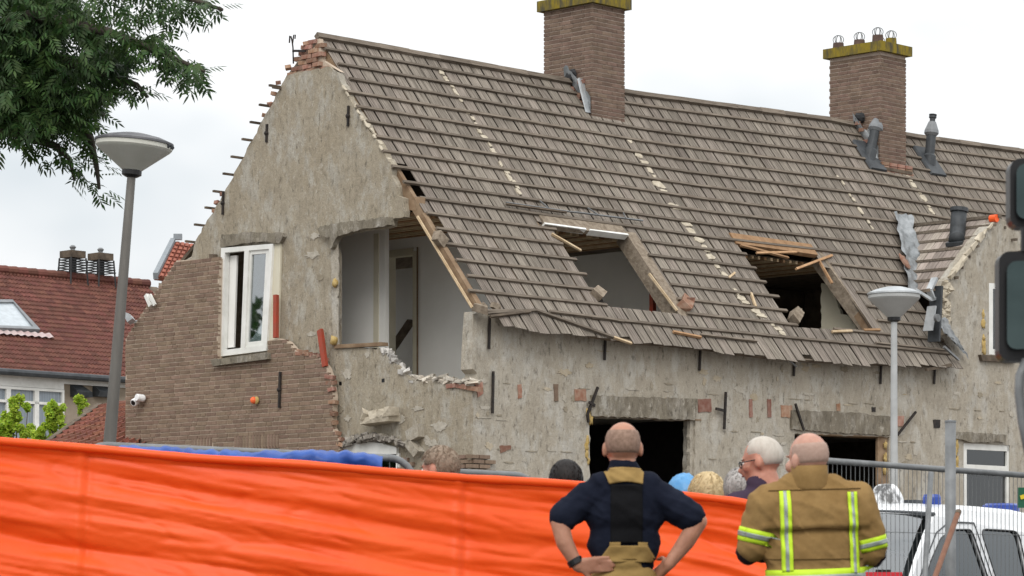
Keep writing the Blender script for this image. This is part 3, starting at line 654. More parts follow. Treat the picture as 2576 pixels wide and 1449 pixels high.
# ---------------------------------------------------------------- front roof slope
roof_m = MB()
Mroof = Matrix.Translation((0, 0, ZR0)) @ Matrix(((1, 0, 0, 0), (0, CA, -SA, 0), (0, SA, CA, 0), (0, 0, 0, 1)))
bs_ = [i * .6 for i in range(31)]
for b0, b1 in zip(bs_, bs_[1:]):        # ridge board, following the sag of the ridge
    p, q = SR(b0 if b0 > 0 else .04, .004, .02), SR(b1, .004, .02)
    roof_m.bar(p + Vector((0, .015, -.01)), q + Vector((0, .015, -.01)), .09, .08, (0, 0, 1), .004)
roof = roof_m.build('roof', M['batten'], house); roof.matrix_local = Mroof
HOLES = [[(2.45, .64), (4.21, .64), (4.22, .945), (2.64, .945)], [(6.68, .61), (8.63, .62), (8.80, .935), (6.72, .95)]]
CHIM = [(5.18, 5.90, -.43, .56), (12.05, 12.76, -.545, .51)]
for c in CHIM: HOLES.append([(c[0] - .02, -.1), (c[1] + .02, -.1), (c[1] + .02, -c[2] / EA), (c[0] - .02, -c[2] / EA)])
def cutrange(b, poly):
    ts = []
    for i in range(len(poly)):
        (b0, t0), (b1, t1) = poly[i], poly[(i + 1) % len(poly)]
        if (b0 > b) != (b1 > b): ts.append(t0 + (t1 - t0) * (b - b0) / (b1 - b0))
    return (min(ts), max(ts)) if len(ts) >= 2 else None
EV = [(u, v) for u, v in [(1215, 800), (1260, 815), (1330, 828), (1380, 835), (1440, 838), (1540, 858), (1640, 866), (1740, 874), (1860, 892), (2000, 908), (2200, 918), (2390, 922)]]
EVB = [Rf(u, v) for u, v in EV]
def tmax(b):
    if b <= EVB[0][0]: return EVB[0][1]
    for (b0, t0), (b1, t1) in zip(EVB, EVB[1:]):
        if b <= b1: return t0 + (t1 - t0) * (b - b0) / (b1 - b0)
    if b < 10.5: return EVB[-1][1]
    if b < 11.8: return .75 + (.446 - .75) * (b - 10.54) / 1.26
    return min(1.02, .446 + .24 * (b - 11.8))
def spans(b, t0, t1, cuts):
    sp = [(t0, t1)]
    for c in cuts:
        if not c: continue
        n = []
        for s0, s1 in sp:
            if c[1] <= s0 or c[0] >= s1: n.append((s0, s1)); continue
            if c[0] > s0: n.append((s0, c[0]))
            if c[1] < s1: n.append((c[1], s1))
        sp = n
    return [x for x in sp if x[1] - x[0] > .015]
rw = random.Random(3)
b = .10
while b < 17.6:
    w = rw.uniform(.20, .25); bc = b + w / 2
    t_end = tmax(bc) + rw.uniform(-.006, .006) + (rw.uniform(-.03, .01) if rw.random() < .14 else 0)
    if bc < .35: t_end = .985
    for s0, s1 in spans(bc, .004, t_end, [cutrange(bc, h) for h in HOLES] + ([(.475, .60), (.655, 1.2)] if bc < .34 else [])):
        j = [rw.uniform(-.006, .006) if s1 < .99 else rw.uniform(-.004, .004) for _ in range(2)]
        off = rw.uniform(-.005, .004); e0, e1 = b + .015, b + w - .015; sk_ = rw.uniform(-.004, .004)
        n = 4; k = MB()
        for i in range(n):
            ta = s0 + (s1 - s0) * i / n; tb = s0 + (s1 - s0) * (i + 1) / n
            if i < n - 1: P = [SR(e0, tb, off - .010), SR(e1, tb, off - .010), SR(e1, ta, off - .010), SR(e0, ta, off - .010)]; Q = [SR(e0, tb, off), SR(e1, tb, off), SR(e1, ta, off), SR(e0, ta, off)]
            else: P = [SR(e0, tb + j[0], off - .010), SR(e1, tb + j[1], off - .010), SR(e1, ta, off - .010), SR(e0, ta, off - .010)]; Q = [SR(e0, tb + j[0], off), SR(e1, tb + j[1], off), SR(e1, ta, off), SR(e0, ta, off)]
            k.hexa(P + Q)
        # drop the inner caps so a board stays one closed strip
        k.f = [f for i, f in enumerate(k.f) if not ((i % 6 == 4 and i // 6 > 0) or (i % 6 == 2 and i // 6 < n - 1))]; k.mi = [0] * len(k.f)
        k.build('roof_board', M['wood'], roof)
    b += w
lin = MB(); b = .36  # added dark sheet: blocks attic light so the board gaps read as shade
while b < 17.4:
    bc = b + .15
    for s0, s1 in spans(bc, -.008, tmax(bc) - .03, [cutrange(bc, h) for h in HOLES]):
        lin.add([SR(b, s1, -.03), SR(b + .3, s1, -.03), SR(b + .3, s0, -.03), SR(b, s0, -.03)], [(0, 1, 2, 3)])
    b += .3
lin.build('gap_light_block', mat('gap_shade_black', (.018, .014, .011), (.035, .028, .022), rough=.95), roof, recalc=False)
# battens
NB = 18
verge = {0: .06, 1: .05, 2: .13, 3: .18, 4: -.02, 5: -.02, 6: .0, 7: .02, 8: -.02, 9: -.02, 10: .02, 11: .16, 12: .12, 13: .12, 14: .12, 15: .14, 16: .17, 17: .02}
for i in range(1, NB + 1):
    t = i / 17.9 - .006
    cuts = []
    ends = [verge.get(i, 0), 17.4]
    if t > .446: ends[1] = 11.8 - (t - .446) / .241 if t < .76 else 10.5
    if i == 18: ends = [2.2, 10.4]
    segs = [tuple(ends)]
    for hi_, h in enumerate(HOLES):
        tt = [p[1] for p in h]
        if min(tt) < t < max(tt):
            bsx = []
            for q in range(4):
                (b0, t0), (b1, t1) = h[q], h[(q + 1) % 4]
                if (t0 > t) != (t1 > t): bsx.append(b0 + (b1 - b0) * (t - t0) / (t1 - t0))
            c0, c1 = min(bsx) + (rw.uniform(.06, .16) if hi_ < 2 else -.01), max(bsx) + (rw.uniform(.12, .25) if hi_ < 2 else .01)
            segs = [x for s0, s1 in segs for x in (((s0, min(s1, c0)), (max(s0, c1), s1)) if c0 < s1 and c1 > s0 else ((s0, s1),)) if x[1] - x[0] > .05]
    for s0, s1 in segs:
        n = max(2, int((s1 - s0) / .8)); k = MB(); pts = []
        for q in range(n + 1):
            bb = s0 + (s1 - s0) * q / n; p = SR(bb, t + .0016 * nz3(bb * .9, i * 3.7), .013 + .004 * nz3(bb * 1.3, i * 1.9)); pts.append(p)
        vs = []; fs = []
        for p in pts: vs += [p + Vector((0, -.021, -.013)), p + Vector((0, .021, -.013)), p + Vector((0, .021, .020)), p + Vector((0, -.021, .020))]
        for q in range(n):
            for e in range(4): fs.append((q * 4 + e, q * 4 + (e + 1) % 4, q * 4 + 4 + (e + 1) % 4, q * 4 + 4 + e))
        fs += [(3, 2, 1, 0), tuple(n * 4 + e for e in range(4))]
        k.add(vs, fs); k.build('batten', M['batten'], roof)
# rafters under the boards
for b_ in [.14, 1.2, 2.36, 4.28, 5.0, 6.1, 6.6, 8.82, 9.8, 10.9]:
    k = MB(); t1 = .97 if b_ < 10.5 else .6
    k.hexa([SR(b_ - .035, t1, -.16), SR(b_ + .035, t1, -.16), SR(b_ + .035, .02, -.16), SR(b_ - .035, .02, -.16), SR(b_ - .035, t1, -.026), SR(b_ + .035, t1, -.026), SR(b_ + .035, .02, -.026), SR(b_ - .035, .02, -.026)]); k.build('rafter', M['wood_brown'], roof)
# edge board and pale strip along the torn lower verge
def rbar(name, px, w_, h_, mt, off=.03, jit=.003):
    k = MB(); pts = [SR(*Rf(*p), off if not isinstance(off, (list, tuple)) else off[i]) for i, p in enumerate(px)]
    for p, q in zip(pts, pts[1:]): k.bar(p, q, w_, h_, (0, 0, 1), jit)
    return k.build(name, mt, roof)
k = MB(); A, B = SR(.05, .66, 0), SR(.05, .985, 0)
k.bar(A + Vector((.06, 0, -.06)), B + Vector((.06, 0, -.06)), .09, .10, (0, 0, 1), .006); k.build('edge_rafter', M['wood_brown'], roof)
k = MB(); k.bar(A + Vector((-.02, 0, -.085)), B + Vector((-.01, 0, -.085)), .022, .03, (0, 0, 1), .002); k.build('edge_strip', M['wood_raw'], roof)
for hN, (b_, t0, t1) in enumerate([(4.27, .63, .95), (8.76, .615, .945)]):
    k = MB(); bb = b_ + (.1 if hN else 0)
    k.hexa([SR(b_ - .05 + (.12 if hN else 0), t1, -.22), SR(b_ + .14 + (.12 if hN else 0), t1, -.22), SR(b_ + .14, t0, -.22), SR(b_ - .08, t0, -.22), SR(b_ - .05 + (.12 if hN else 0), t1, -.0), SR(b_ + .14 + (.12 if hN else 0), t1, .0), SR(b_ + .14, t0, .0), SR(b_ - .08, t0, -.0)]); k.build('trimmer', M['trimmer'], roof)
for h in HOLES[:2]:
    k = MB(); k.hexa([SR(h[0][0], h[0][1] + .012, -.05), SR(h[1][0] - .05, h[1][1] + .012, -.05), SR(h[1][0] - .05, h[1][1] - .032, -.05), SR(h[0][0], h[0][1] - .032, -.05), SR(h[0][0], h[0][1] + .012, .022), SR(h[1][0] - .05, h[1][1] + .012, .022), SR(h[1][0] - .05, h[1][1] - .032, .022), SR(h[0][0], h[0][1] - .032, .022)]); k.build('header_beam', M['trimmer'] if h[0][0] < 4 else M['wood_orange'], roof)
    k = MB(); k.hexa([SR(h[0][0] - .07, h[3][1], -.16), SR(h[0][0] - .01, h[3][1], -.16), SR(h[0][0] - .01, h[0][1], -.16), SR(h[0][0] - .07, h[0][1], -.16), SR(h[3][0] - .07, h[3][1], -.024), SR(h[3][0] - .015, h[3][1], -.024), SR(h[0][0] - .015, h[0][1], -.024), SR(h[0][0] - .07, h[0][1], -.024)]); k.build('jack_rafter', M['wood_dark'], roof)
rbar('white_strip', [(1366, 566), (1470, 580)], .03, .10, M['white'], [-.01, -.01]); rbar('white_strip', [(1480, 582), (1576, 594)], .03, .10, M['white'], [-.01, -.01])
rbar('metal_strip', [(1268, 516), (1440, 540), (1612, 561)], .015, .022, M['galv'], .05)
rbar('metal_strip', [(1268, 520), (1420, 541)], .02, .03, M['wood_dark'], .05)
for p in ([(1352, 512), (1372, 530)], [(1472, 530), (1500, 548)], [(1562, 542), (1568, 556)]): rbar('metal_strip', p, .012, .015, M['galv'], .06)
for p, mt in (([(1215, 786), (1330, 786)], 'batten'), ([(1220, 792), (1345, 784), (1540, 852)], 'batten'), ([(1230, 800), (1330, 788)], 'wood_dark'), ([(1380, 787), (1530, 806), (1565, 812)], 'batten'), ([(1540, 852), (1585, 868)], 'wood_raw'),
              ([(1690, 838), (1760, 852)], 'wood_orange'), ([(1760, 845), (1900, 862)], 'batten'), ([(2090, 838), (2140, 836)], 'wood_raw'), ([(2170, 834), (2210, 833)], 'wood_orange'), ([(2200, 866), (2380, 885)], 'batten'), ([(1886, 741), (1898, 775)], 'wood_raw'), ([(1830, 702), (1845, 690)], 'wood_raw'),
              ([(1385, 592), (1458, 634)], 'wood_raw'), ([(2000, 680), (2090, 646)], 'wood_orange'), ([(1860, 620), (1980, 652)], 'wood_orange'), ([(1900, 640), (2000, 638)], 'wood_orange'), ([(1630, 692), (1700, 785)], 'wood_raw'), ([(2058, 660), (2090, 716)], 'wood_orange')):
    rbar('loose_lath', p, .035, .03, M[mt], .03)
for u, v, s_ in [(1722, 768, .14), (1500, 742, .11), (2000, 800, .12), (1105, 605, .10), (1208, 780, .09), (1245, 775, .06)]:
    k = MB(); p = SR(*Rf(u, v), .02); k.rock(p, (s_ * 1.0, s_ * .7, s_ * .6), .25); k.rock(p + Vector((s_ * .6, s_ * .3, 0)), (s_ * .5, s_ * .5, s_ * .5), .3); k.build('masonry_lump', M['brick_red'] if u == 1722 else M['trimmer'], roof)
# pale mortar runs of the party walls, lying on the boards
def run(pxs, w_, nseg, gap, mt='mortar_pale'):
    B = [Rf(*p) for p in pxs]
    for i in range(nseg):
        t = (i + .5) / nseg
        if R.random() < gap: continue
        q = t * (len(B) - 1); j = min(int(q), len(B) - 2); f = q - j
        bb = B[j][0] + (B[j + 1][0] - B[j][0]) * f; tt = B[j][1] + (B[j + 1][1] - B[j][1]) * f
        k = MB(); hl = LS * abs(B[-1][1] - B[0][1]) / nseg * rr(.30, .62); ww = w_ * rr(.35, 1.15); nn = 11; ph = rr(0, 6)
        c_ = SR(bb + rr(-.03, .03), tt, 0); poly = [(c_.x + ww * math.copysign(abs(math.cos(q * 6.283 / nn)) ** .6, math.cos(q * 6.283 / nn)) * rr(.65, 1.25), c_.y + hl * math.copysign(abs(math.sin(q * 6.283 / nn)) ** .6, math.sin(q * 6.283 / nn)) * rr(.7, 1.2)) for q in range(nn)]
        k.slab([poly], lambda x, y, d: (x + rr(-.004, .004), y, c_.z + d + (rr(-.004, .006) if d > 0 else 0)), -.004, .012); k.build('mortar_patch', M[mt], roof)
run([(1098, 160), (1310, 490)], .05, 20, .35); run([(1578, 345), (1700, 530), (1860, 745), (1985, 855)], .10, 30, .12); run([(2105, 440), (2200, 580)], .04, 10, .3); run([(2268, 425), (2350, 540)], .07, 7, .1); run([(862, 215), (985, 412)], .06, 13, .15)
# eaves board, broken gutter bracket
for s0, s1 in ((2.0, 5.8), (5.9, 10.3)):
    k = MB(); n = 5
    for i in range(n):
        b0 = s0 + (s1 - s0) * i / n; b1 = s0 + (s1 - s0) * (i + 1) / n
        k.bar(SR(b0, tmax(b0) - .012, -.045), SR(b1, tmax(b1) - .012, -.045), .03, .05, (0, 0, 1), .006)
    k.build('eaves_board', M['wood_dark'], roof)
k = MB(); k.tube([fp(1982, 890, AF - .25), fp(1984, 905, AF - .25), fp(2003, 922, AF - .22)], .015, 6); k.build('gutter_bracket', M['galv'], house)
# underlay behind the boards so that gaps stay dark
# ---------------------------------------------------------------- back slope (left edge of the gable), batten stubs
LP = [(0, 8.72)] + [g2(G(u, v)) for u, v in [(717, 189), (640, 341), (563, 485), (493, 601), (443, 662), (318, 864)]]
m = MB()
for (a0, z0), (a1, z1) in zip(LP, LP[1:]):
    for b0, b1 in (((.03, 2.2), (5.3, 18)) if a0 > 2.9 else ((.03, 18),)): m.hexa([(b0, a0, z0 - .06), (b1, a0, z0 - .06), (b1, a1, z1 - .06), (b0, a1, z1 - .06), (b0, a0, z0), (b1, a0, z0), (b1, a1, z1), (b0, a1, z1)])  # unseen opening left low in the slope to let light into the hall
m.build('back_roof', M['wood_dark'], house)
for u, v in [(706, 222), (697, 217), (674, 266), (648, 309), (628, 352), (602, 396), (577, 438), (552, 482), (530, 523), (506, 566), (483, 608)]:
    k = MB(); p = gp(u, v, 0); k.box(-.13 + rr(-.03, .03), .3, p.y - .02, p.y + .02, p.z - .018, p.z + .012); k.build('batten_stub', M['wood_dark'], house)
for u, v in [(700, 208), (690, 236), (680, 262), (665, 290), (560, 488), (547, 510), (540, 530), (765, 120), (770, 110), (725, 170)]:
    o = link('brick', bm_red, house); p = gp(u, v, .03); o.location = p; o.scale = (.35, .9, .9); o.rotation_euler = (rr(-.3, .3), rr(-.4, .4), rr(0, 3))

# ---------------------------------------------------------------- chimneys
def chimney(c, ztop, nm, pots):
    b0, b1, a0, a1 = c
    m = MB(); m.box(b0 + .008, b1 - .008, a0 + .008, a1 - .008, 6.9, ztop); ch = m.build('chimney', M['mortar_ch'], house)
    if nm: ch['label'] = nm
    z = 7.55; row = 0
    rc = random.Random(int(b0 * 10))
    ms = bpy.data.meshes.get('chbrick') or None
    if ms is None: ms = brickmesh(1.0, .0475, .05, 'brick_ch'); ms.name = 'chbrick'
    while z < ztop - .03:
        t = (row % 2) * .11
        a = a0 + (.0 if not row % 2 else .0515)
        while a < a1 - .02:
            L = min(.21 if a > a0 + .06 or not row % 2 else .10, a1 - a)
            all_bricks.append((L * .05 / world_y(b0, a) ** 2, (b0 + .024 + rc.uniform(-.002, .002), a + L / 2, z), math.pi / 2, (L, 1, 1), ch, ms)); a += L + .0105
        b = b0 + (.0 if row % 2 else .11)
        if not row % 2: all_bricks.append((.10 * .05 / world_y(b0, a0) ** 2, (b0 + .0755, a0 + .0236, z), 0, (.05, 1, 1), ch, ms))
        while b < b1 - .018:
            L = min(.21, b1 - b)
            all_bricks.append((L * .05 / world_y(b, a0) ** 2, (b + L / 2, a0 + .024 + rc.uniform(-.002, .002), z), 0, (L, 1, 1), ch, ms)); b += L + .0105
        z += .0625; row += 1
    k = MB(); o_ = .075; k.box(b0 - o_, b1 + o_, a0 - o_, a1 + o_, ztop, ztop + .16); cp = k.build('cap', M['moss_cap'], ch)
    if not pots:
        k = MB(); k.box(b0 + .1, b1 - .1, a0 + .15, a1 - .15, ztop + .162, ztop + .32); k.build('upper_slab', M['moss_cap'], ch)
    for (px, py, h, mt) in pots:
        k = MB(); x = b0 + (b1 - b0) * px; y = a0 + (a1 - a0) * py; zt = ztop + .16
        k.lathe([(.095, zt + .002), (.088, zt + h), (.075, zt + h)], 14, Matrix.Translation((x, y, 0))); pt = k.build('chimney_pot', M[mt], ch)
        k = MB()
        for ang in (0, 1.05, 2.1):
            k.tube([(x + .09 * math.cos(q) * math.cos(ang) , y + .09 * math.cos(q) * math.sin(ang), zt + h + .055 + .075 * math.sin(q)) for q in [(-.9 + i * (math.pi + 1.8) / 12) for i in range(13)]], .007, 5)
        k.build('wire_guard', M['galv'], pt)
    return ch
ch1 = chimney(CHIM[0], 9.90, 'left chimney of brown brick with a broken mossy cap', [])
ch2 = chimney(CHIM[1], 10.07, 'right chimney of brown brick carrying six pots with wire guards', [(.12, .88, .10, 'terracotta'), (.8, .80, .07, 'terracotta'), (.15, .48, .10, 'terracotta'), (.8, .42, .08, 'terracotta'), (.15, .12, .13, 'terracotta'), (.62, .10, .12, 'moss_cap')])
# stepped brick foot and torn lead at each chimney
for (b0, b1, a0, a1) in CHIM:
    for i in range(3):
        tz = 7.98 + i * .0625 if b0 < 8 else 8.10 + i * .0625
        bb = b0 - .02
        while bb < b1 + .02:
            o = link('brick', bm_red, house); o.location = (bb + .1, a0 - .015 - (.02 if i == 0 else 0), tz); o.scale = (.95, 1, .95); bb += .212
    k = MB()
    def fl_(s, t, b0=b0, a0=a0):
        y = a0 + .02 + s * .50; zz = zr(b0) + min(0, y) * 1.26 + .04 + t * (.20 + .08 * nz3(s * 5, b0)); return Vector((b0 - .012 - .05 * abs(nz3(s * 7, t * 3, b0)) - .05 * t * (s > .5), y, zz))
    k.grid(fl_, 12, 4); fo_ = k.build('torn_flashing', M['lead'], house, True)
    k = MB(); c_ = Vector((b0 - .03, a0 + .40, zr(b0) + .10)); k.ball(c_, (.03, .12, .10), 10, 6, .3); k.build('flue_hole', M['black'], house)
    k = MB(); k.bar((b0 - .06, a0 + .03, zr(b0) + a0 * 1.26 + .05), (b0 - .06, a0 + .18, zr(b0) + (a0 + .15) * 1.26 + .38), .03, .10, (1, 0, 0), .01); k.build('flashing_strip', M['zinc'], house)
    k = MB(); k.bar((b1 + .03, a0 + .05, zr(b1) + a0 * 1.26 + .02), (b1 + .03, a0 + .42, zr(b1) + .05), .02, .14, (1, 0, 0), .01); k.build('flashing_strip', M['lead'], house)
    k = MB(); k.bar((b0, a0 - .06, zr(b0) + (a0 - .05) * 1.26 - .02), (b1 + .05, a0 - .06, zr(b1) + (a0 - .05) * 1.26 - .02), .06, .05); k.build('apron_batten', M['wood_dark'], house)
    for i in range(7):
        o = link('brick', bm_red, house); o.location = (b0 - .02, a0 + .1 + rr(0, .35), zr(b0) + rr(-.35, .02)); o.scale = (.5, 1, 1); o.rotation_euler = (rr(-.3, .3), rr(-.3, .3), math.pi / 2)

# bricks: the 300 that show largest as pieces, the rest joined per wall
all_bricks.sort(key=lambda q: -q[0])
for q in all_bricks[:300]:
    o = link('brick', q[5], q[4]); o.location = q[1]; o.rotation_euler = (0, 0, q[2]); o.scale = q[3]
rest = {}
for q in all_bricks[300:]: rest.setdefault((q[4].name, q[5].name), []).append(q)
for (pn, mn), L in rest.items():
    k = MB(); src = L[0][5]; vv = [v.co.copy() for v in src.vertices]; ff = [tuple(p.vertices) for p in src.polygons]
    for q in L:
        mx = Matrix.Translation(q[1]) @ Matrix.Rotation(q[2], 4, 'Z') @ Matrix.Diagonal((*q[3], 1)); k.add([mx @ v for v in vv], ff)
    tag(k.build('brick_courses', src.materials[0], L[0][4], recalc=False), kind='stuff')

# ---------------------------------------------------------------- flue pipes on the roof
def pipe(base_uv, top_uv, r, parent=house):
    b_, t_ = Rf(*base_uv); a_ = -t_ * EA; p = Vector((b_, a_, zr(b_) * (1 - t_) + ZE * t_))
    q = Fr(top_uv[0], top_uv[1], a_); q = Vector((q[0], a_, q[2])); d = q - p; L = d.length
    Mx = Matrix.Translation(p - d.normalized() * .1) @ d.to_track_quat('Z', 'Y').to_matrix().to_4x4(); L += .1
    k = MB(); k.lathe([(r * 1.35, 0), (r * 1.3, L * .22), (r * .95, L * .26), (r * .95, L * .66)], 18, Mx); pp = k.build('flue_pipe', M['dkgrey'], parent, False)
    k = MB(); k.lathe([(r * 1.02, L * .60), (r * 1.45, L * .645), (r * 1.40, L * .70), (r * .75, L * .86)], 18, Mx); k.build('rain_collar', M['midgrey'], pp)
    k = MB(); k.lathe([(r * .55, L * .85), (r * .55, L * .93), (r * .75, L * .935), (r * .75, L * .97), (r * .55, L * .98), (r * .78, L * .985), (r * .78, L)], 18, Mx); k.build('flue_tip', M['dkgrey'], pp)
    k = MB()
    for i in range(1): k.hexa([(b_ - .22, a_ - .2, p.z - .25), (b_ + .22, a_ - .2, p.z - .25), (b_ + .22, a_ + .18, p.z + .25), (b_ - .22, a_ + .18, p.z + .25), (b_ - .2, a_ - .22, p.z - .22), (b_ + .2, a_ - .22, p.z - .22), (b_ + .2, a_ + .16, p.z + .28), (b_ - .2, a_ + .16, p.z + .28)])
    k.build('base_flashing', M['dkgrey'], pp)
pipe((2186, 394), (2213, 280), .085); pipe((2337, 408), (2347, 288), .085)

# ---------------------------------------------------------------- cross gable roof
CB, CZ, CM = 11.8, 7.10, .93
cl_ = math.hypot(1, CM)
def CP(a, s, off=0.0, side=-1):
    return Vector((CB + side * s / cl_ + side * off * CM / cl_, a, CZ - CM * s / cl_ + off / cl_))
m = MB(); m.bar((CB, -3.1, CZ + .01), (CB, -1.2, CZ + .01), .08, .05); cr = m.build('cross_roof', M['batten'], house)
def smax_at(a):
    t = -a / EA; zz = zr(11) * (1 - t) + ZE * t; return max(0, (CZ - zz) / CM) * cl_
wood2 = mat('weathered_board_cross', (.20, .165, .14), (.42, .365, .32), rough=.9, spec=.15, scale=2.0, detail=8, stretch=(2, 16, 2), lo=.3, hi=.7, bump=.5, bscale=4, bdist=.006, orand=.28, hue=.015)
for side in (-1, 1):
    a = -3.04
    while a < -1.45:
        w = rw.uniform(.15, .2); ac = a + w / 2
        s1 = min(smax_at(ac), 1.80) + rw.uniform(-.02, .04)
        if a < -2.9: s1 = min(s1, 1.55)
        if s1 > .06:
            k = MB(); off = rw.uniform(-.004, .004)
            k.hexa([CP(a + .006, .02, off - .02, side), CP(a + w - .006, .02, off - .02, side), CP(a + w - .006, s1, off - .02, side), CP(a + .006, s1, off - .02, side), CP(a + .006, .02, off, side), CP(a + w - .006, .02, off, side), CP(a + w - .006, s1, off, side), CP(a + .006, s1, off, side)]); k.build('roof_board', wood2, cr)
        a += w
    for i in range(1, 8):
        s = i * .265 - .03
        # where this batten meets the main slope
        a_end = -1.4
        for q in range(60):
            aa = -1.4 - q * .03
            if smax_at(aa) >= s: a_end = aa; break
        k = MB(); k.bar(CP(-3.12 + rw.uniform(-.05, .06), s, .015, side), CP(a_end + .05, s, .015, side), .03, .04, (0, 0, 1), .003); k.build('batten', M['batten'], cr)
for i, (u, v) in enumerate([(2395, 690), (2408, 672), (2422, 655), (2436, 634), (2450, 616), (2462, 600), (2478, 583), (2490, 570)]):
    k = MB(); p = fp(u, v, AF - .02); dd = (fp(2388, 705) - fp(2500, 560)).normalized(); k.bar(p - dd * rr(.05, .12), p + dd * rr(.05, .13), .05, rr(.03, .09), (0, 1, 0), .02); k.build('verge_mortar', M['mortar_pale'], cr)
k = MB(); p = fp(2508, 549, AF - .03); k.tube([p, p + Vector((0, .12, 0))], .062, 14); k.build('ridge_tile', mat('orange_plastic', (.75, .10, .02), rough=.5, bump=0), cr)
# bent vent pipe on the cross roof
p = hit(2408, 602, Matrix.Translation((P0[0], P0[1], 0)) @ Matrix.Rotation(PH, 4, 'Z') @ CP(-2.4, .6), (Matrix.Rotation(PH, 4, 'Z') @ Vector((-CM, 0, 1))).normalized())
p = (Matrix.Translation((P0[0], P0[1], 0)) @ Matrix.Rotation(PH, 4, 'Z')).inverted() @ p
k = MB(); k.tube([p + Vector((-.10, -.06, -.02)), p + Vector((0, 0, .05)), p + Vector((.02, .0, .20)), p + Vector((.05, 0, .46))], [.13, .125, .125, .125], 14); vp = k.build('vent_pipe', M['dkgrey'], cr, True)
k = MB(); k.tube([p + Vector((.047, 0, .44)), p + Vector((.055, 0, .50))], .145, 14); k.build('vent_rim', M['dkgrey'], vp)
k = MB(); k.bar(p + Vector((-.16, -.05, -.10)), p + Vector((.25, .05, .05)), .28, .06, (0, 0, 1)); k.build('base_flashing', M['dkgrey'], vp)
# valley lead, torn gutter bits
k = MB()
VA, VB = [Rf(2262, 548), Rf(2284, 640), Rf(2300, 742)], None
def vl(s, t):
    q = t * 2; j = min(int(q), 1); f = q - j; c = SR(VA[j][0] + (VA[j + 1][0] - VA[j][0]) * f, VA[j][1] + (VA[j + 1][1] - VA[j][1]) * f)
    return c + Vector(((s - .55) * .46 + .05 * nz3(t * 6, s), .0, .075 + .06 * nz3(s * 5, t * 9) + .07 * abs(s - .5)))
k.grid(vl, 10, 30); k.build('valley_lead', M['lead'], roof, True)
k = MB(); k.ball(SR(*Rf(2266, 668), .10), (.07, .16, .03), 9, 6, .4); k.build('rust_patch', M['brick_red'], roof)
def lead2(s, t):
    p0 = fp(2345 + 60 * t, 800 + 70 * t, AF - .25 + .1 * t); p1 = fp(2378 + 60 * t, 800 + 105 * t, AF - .06)
    return p0.lerp(p1, s) + Vector((0, -.06 * abs(nz3(s * 6, t * 8)), .05 * nz3(s * 4, t * 7, 3)))
k = MB(); k.grid(lead2, 10, 22); k.build('lead_apron', M['lead'], house, True)
for px, w_, mt in (([(2302, 728), (2342, 754), (2366, 748)], .045, 'zinc'), ([(2345, 770), (2335, 832)], .16, 'zinc'), ([(2352, 700), (2338, 730), (2346, 752)], .10, 'zinc'), ([(2300, 735), (2350, 728)], .05, 'wood_dark'), ([(2356, 720), (2350, 860)], .22, 'dkgrey'), ([(2375, 872), (2412, 905)], .03, 'galv'), ([(2330, 930), (2392, 918)], .05, 'wood_dark')):
    k = MB(); pts = [fp(u, v, AF - .22) for u, v in px]
    for p, q in zip(pts, pts[1:]): k.bar(p, q, .04, w_, (1, 0, 0) if abs((q - p).z) < .1 else (0, 1, 0), .006)
    k.build('torn_gutter', M[mt], house)
k = MB(); k.lathe([(.06, 0), (.06, .05), (.045, .05)], 16, Matrix.Translation(fp(2354, 800, AF - .38)) @ Matrix.Rotation(math.pi / 2, 4, 'X')); k.build('pipe_end', M['galv'], house)
k = MB()
for i in range(38):
    t = i / 37; u = 2376 + 14 * nz3(t * 5, 1) + rr(-5, 5); v = 712 + 125 * t; k.rock(fp(u, v, AF - rr(.0, .04)), (rr(.02, .07), rr(.02, .05), rr(.02, .05)))
tag(k.build('broken_edge_rubble', M['mortar_pale'], house), kind='stuff')

# things fixed on the gable
cam_m = mat('camera_white', (.70, .70, .70), rough=.4, bump=0)
k = MB(); p = gp(345, 1008, BF - .12)
hw = Matrix.Translation((P0[0], P0[1], 0)) @ Matrix.Rotation(PH, 4, 'Z')
for (du, dv, dx, dz) in ((-4, 2, -.10, -.09), (7, -7, -.12, .02)):
    q = gp(345 + du, 1008 + dv, BF - .10); d = Vector((dx * 2, dx * .4 if du < 0 else -.3 * dx, dz)).normalized()
    Mx = Matrix.Translation(q) @ d.to_track_quat('Z', 'Y').to_matrix().to_4x4(); k.lathe([(.045, -.07), (.055, -.05), (.055, .05), (.05, .06)], 14, Mx)
sc = k.build('security_camera', cam_m); sc.matrix_world = hw; tag(sc, 'twin white security camera fixed on the brick gable beside the lamp post', 'security camera')
k = MB(); k.lathe([(.04, .055), (.035, .065)], 12, Matrix.Translation(gp(341, 1010, BF - .10)) @ Vector((-.2, -.04, -.09)).normalized().to_track_quat('Z', 'Y').to_matrix().to_4x4()); k.build('lens', M['black'], sc)
k = MB(); k.bar(gp(348, 1006, BF), gp(348, 1006, BF - .10), .05, .05); k.build('bracket', cam_m, sc)
k = MB(); k.ball(gp(638, 1007, BF - .05), (.05, .05, .05), 12, 8); bx = k.build('alarm_beacon', mat('beacon_orange', (.75, .13, .04), rough=.35, bump=0)); bx.matrix_world = hw
tag(bx, 'small round orange beacon on the brick gable below the window', 'beacon')
k = MB(); k.ball(gp(645, 1007, BF - .03), (.03, .05, .055), 10, 6); k.build('beacon_base', M['foam'], bx)
k = MB(); k.bar(gp(368, 742, BF - .05), gp(380, 770, BF - .05), .05, .06); k.bar(gp(377, 742, BF - .05), gp(390, 768, BF - .05), .03, .05)
fx = k.build('loose_bracket', M['white']); fx.matrix_world = hw; tag(fx, 'bent white metal bracket dangling from the sloping brick gable edge', 'bracket')
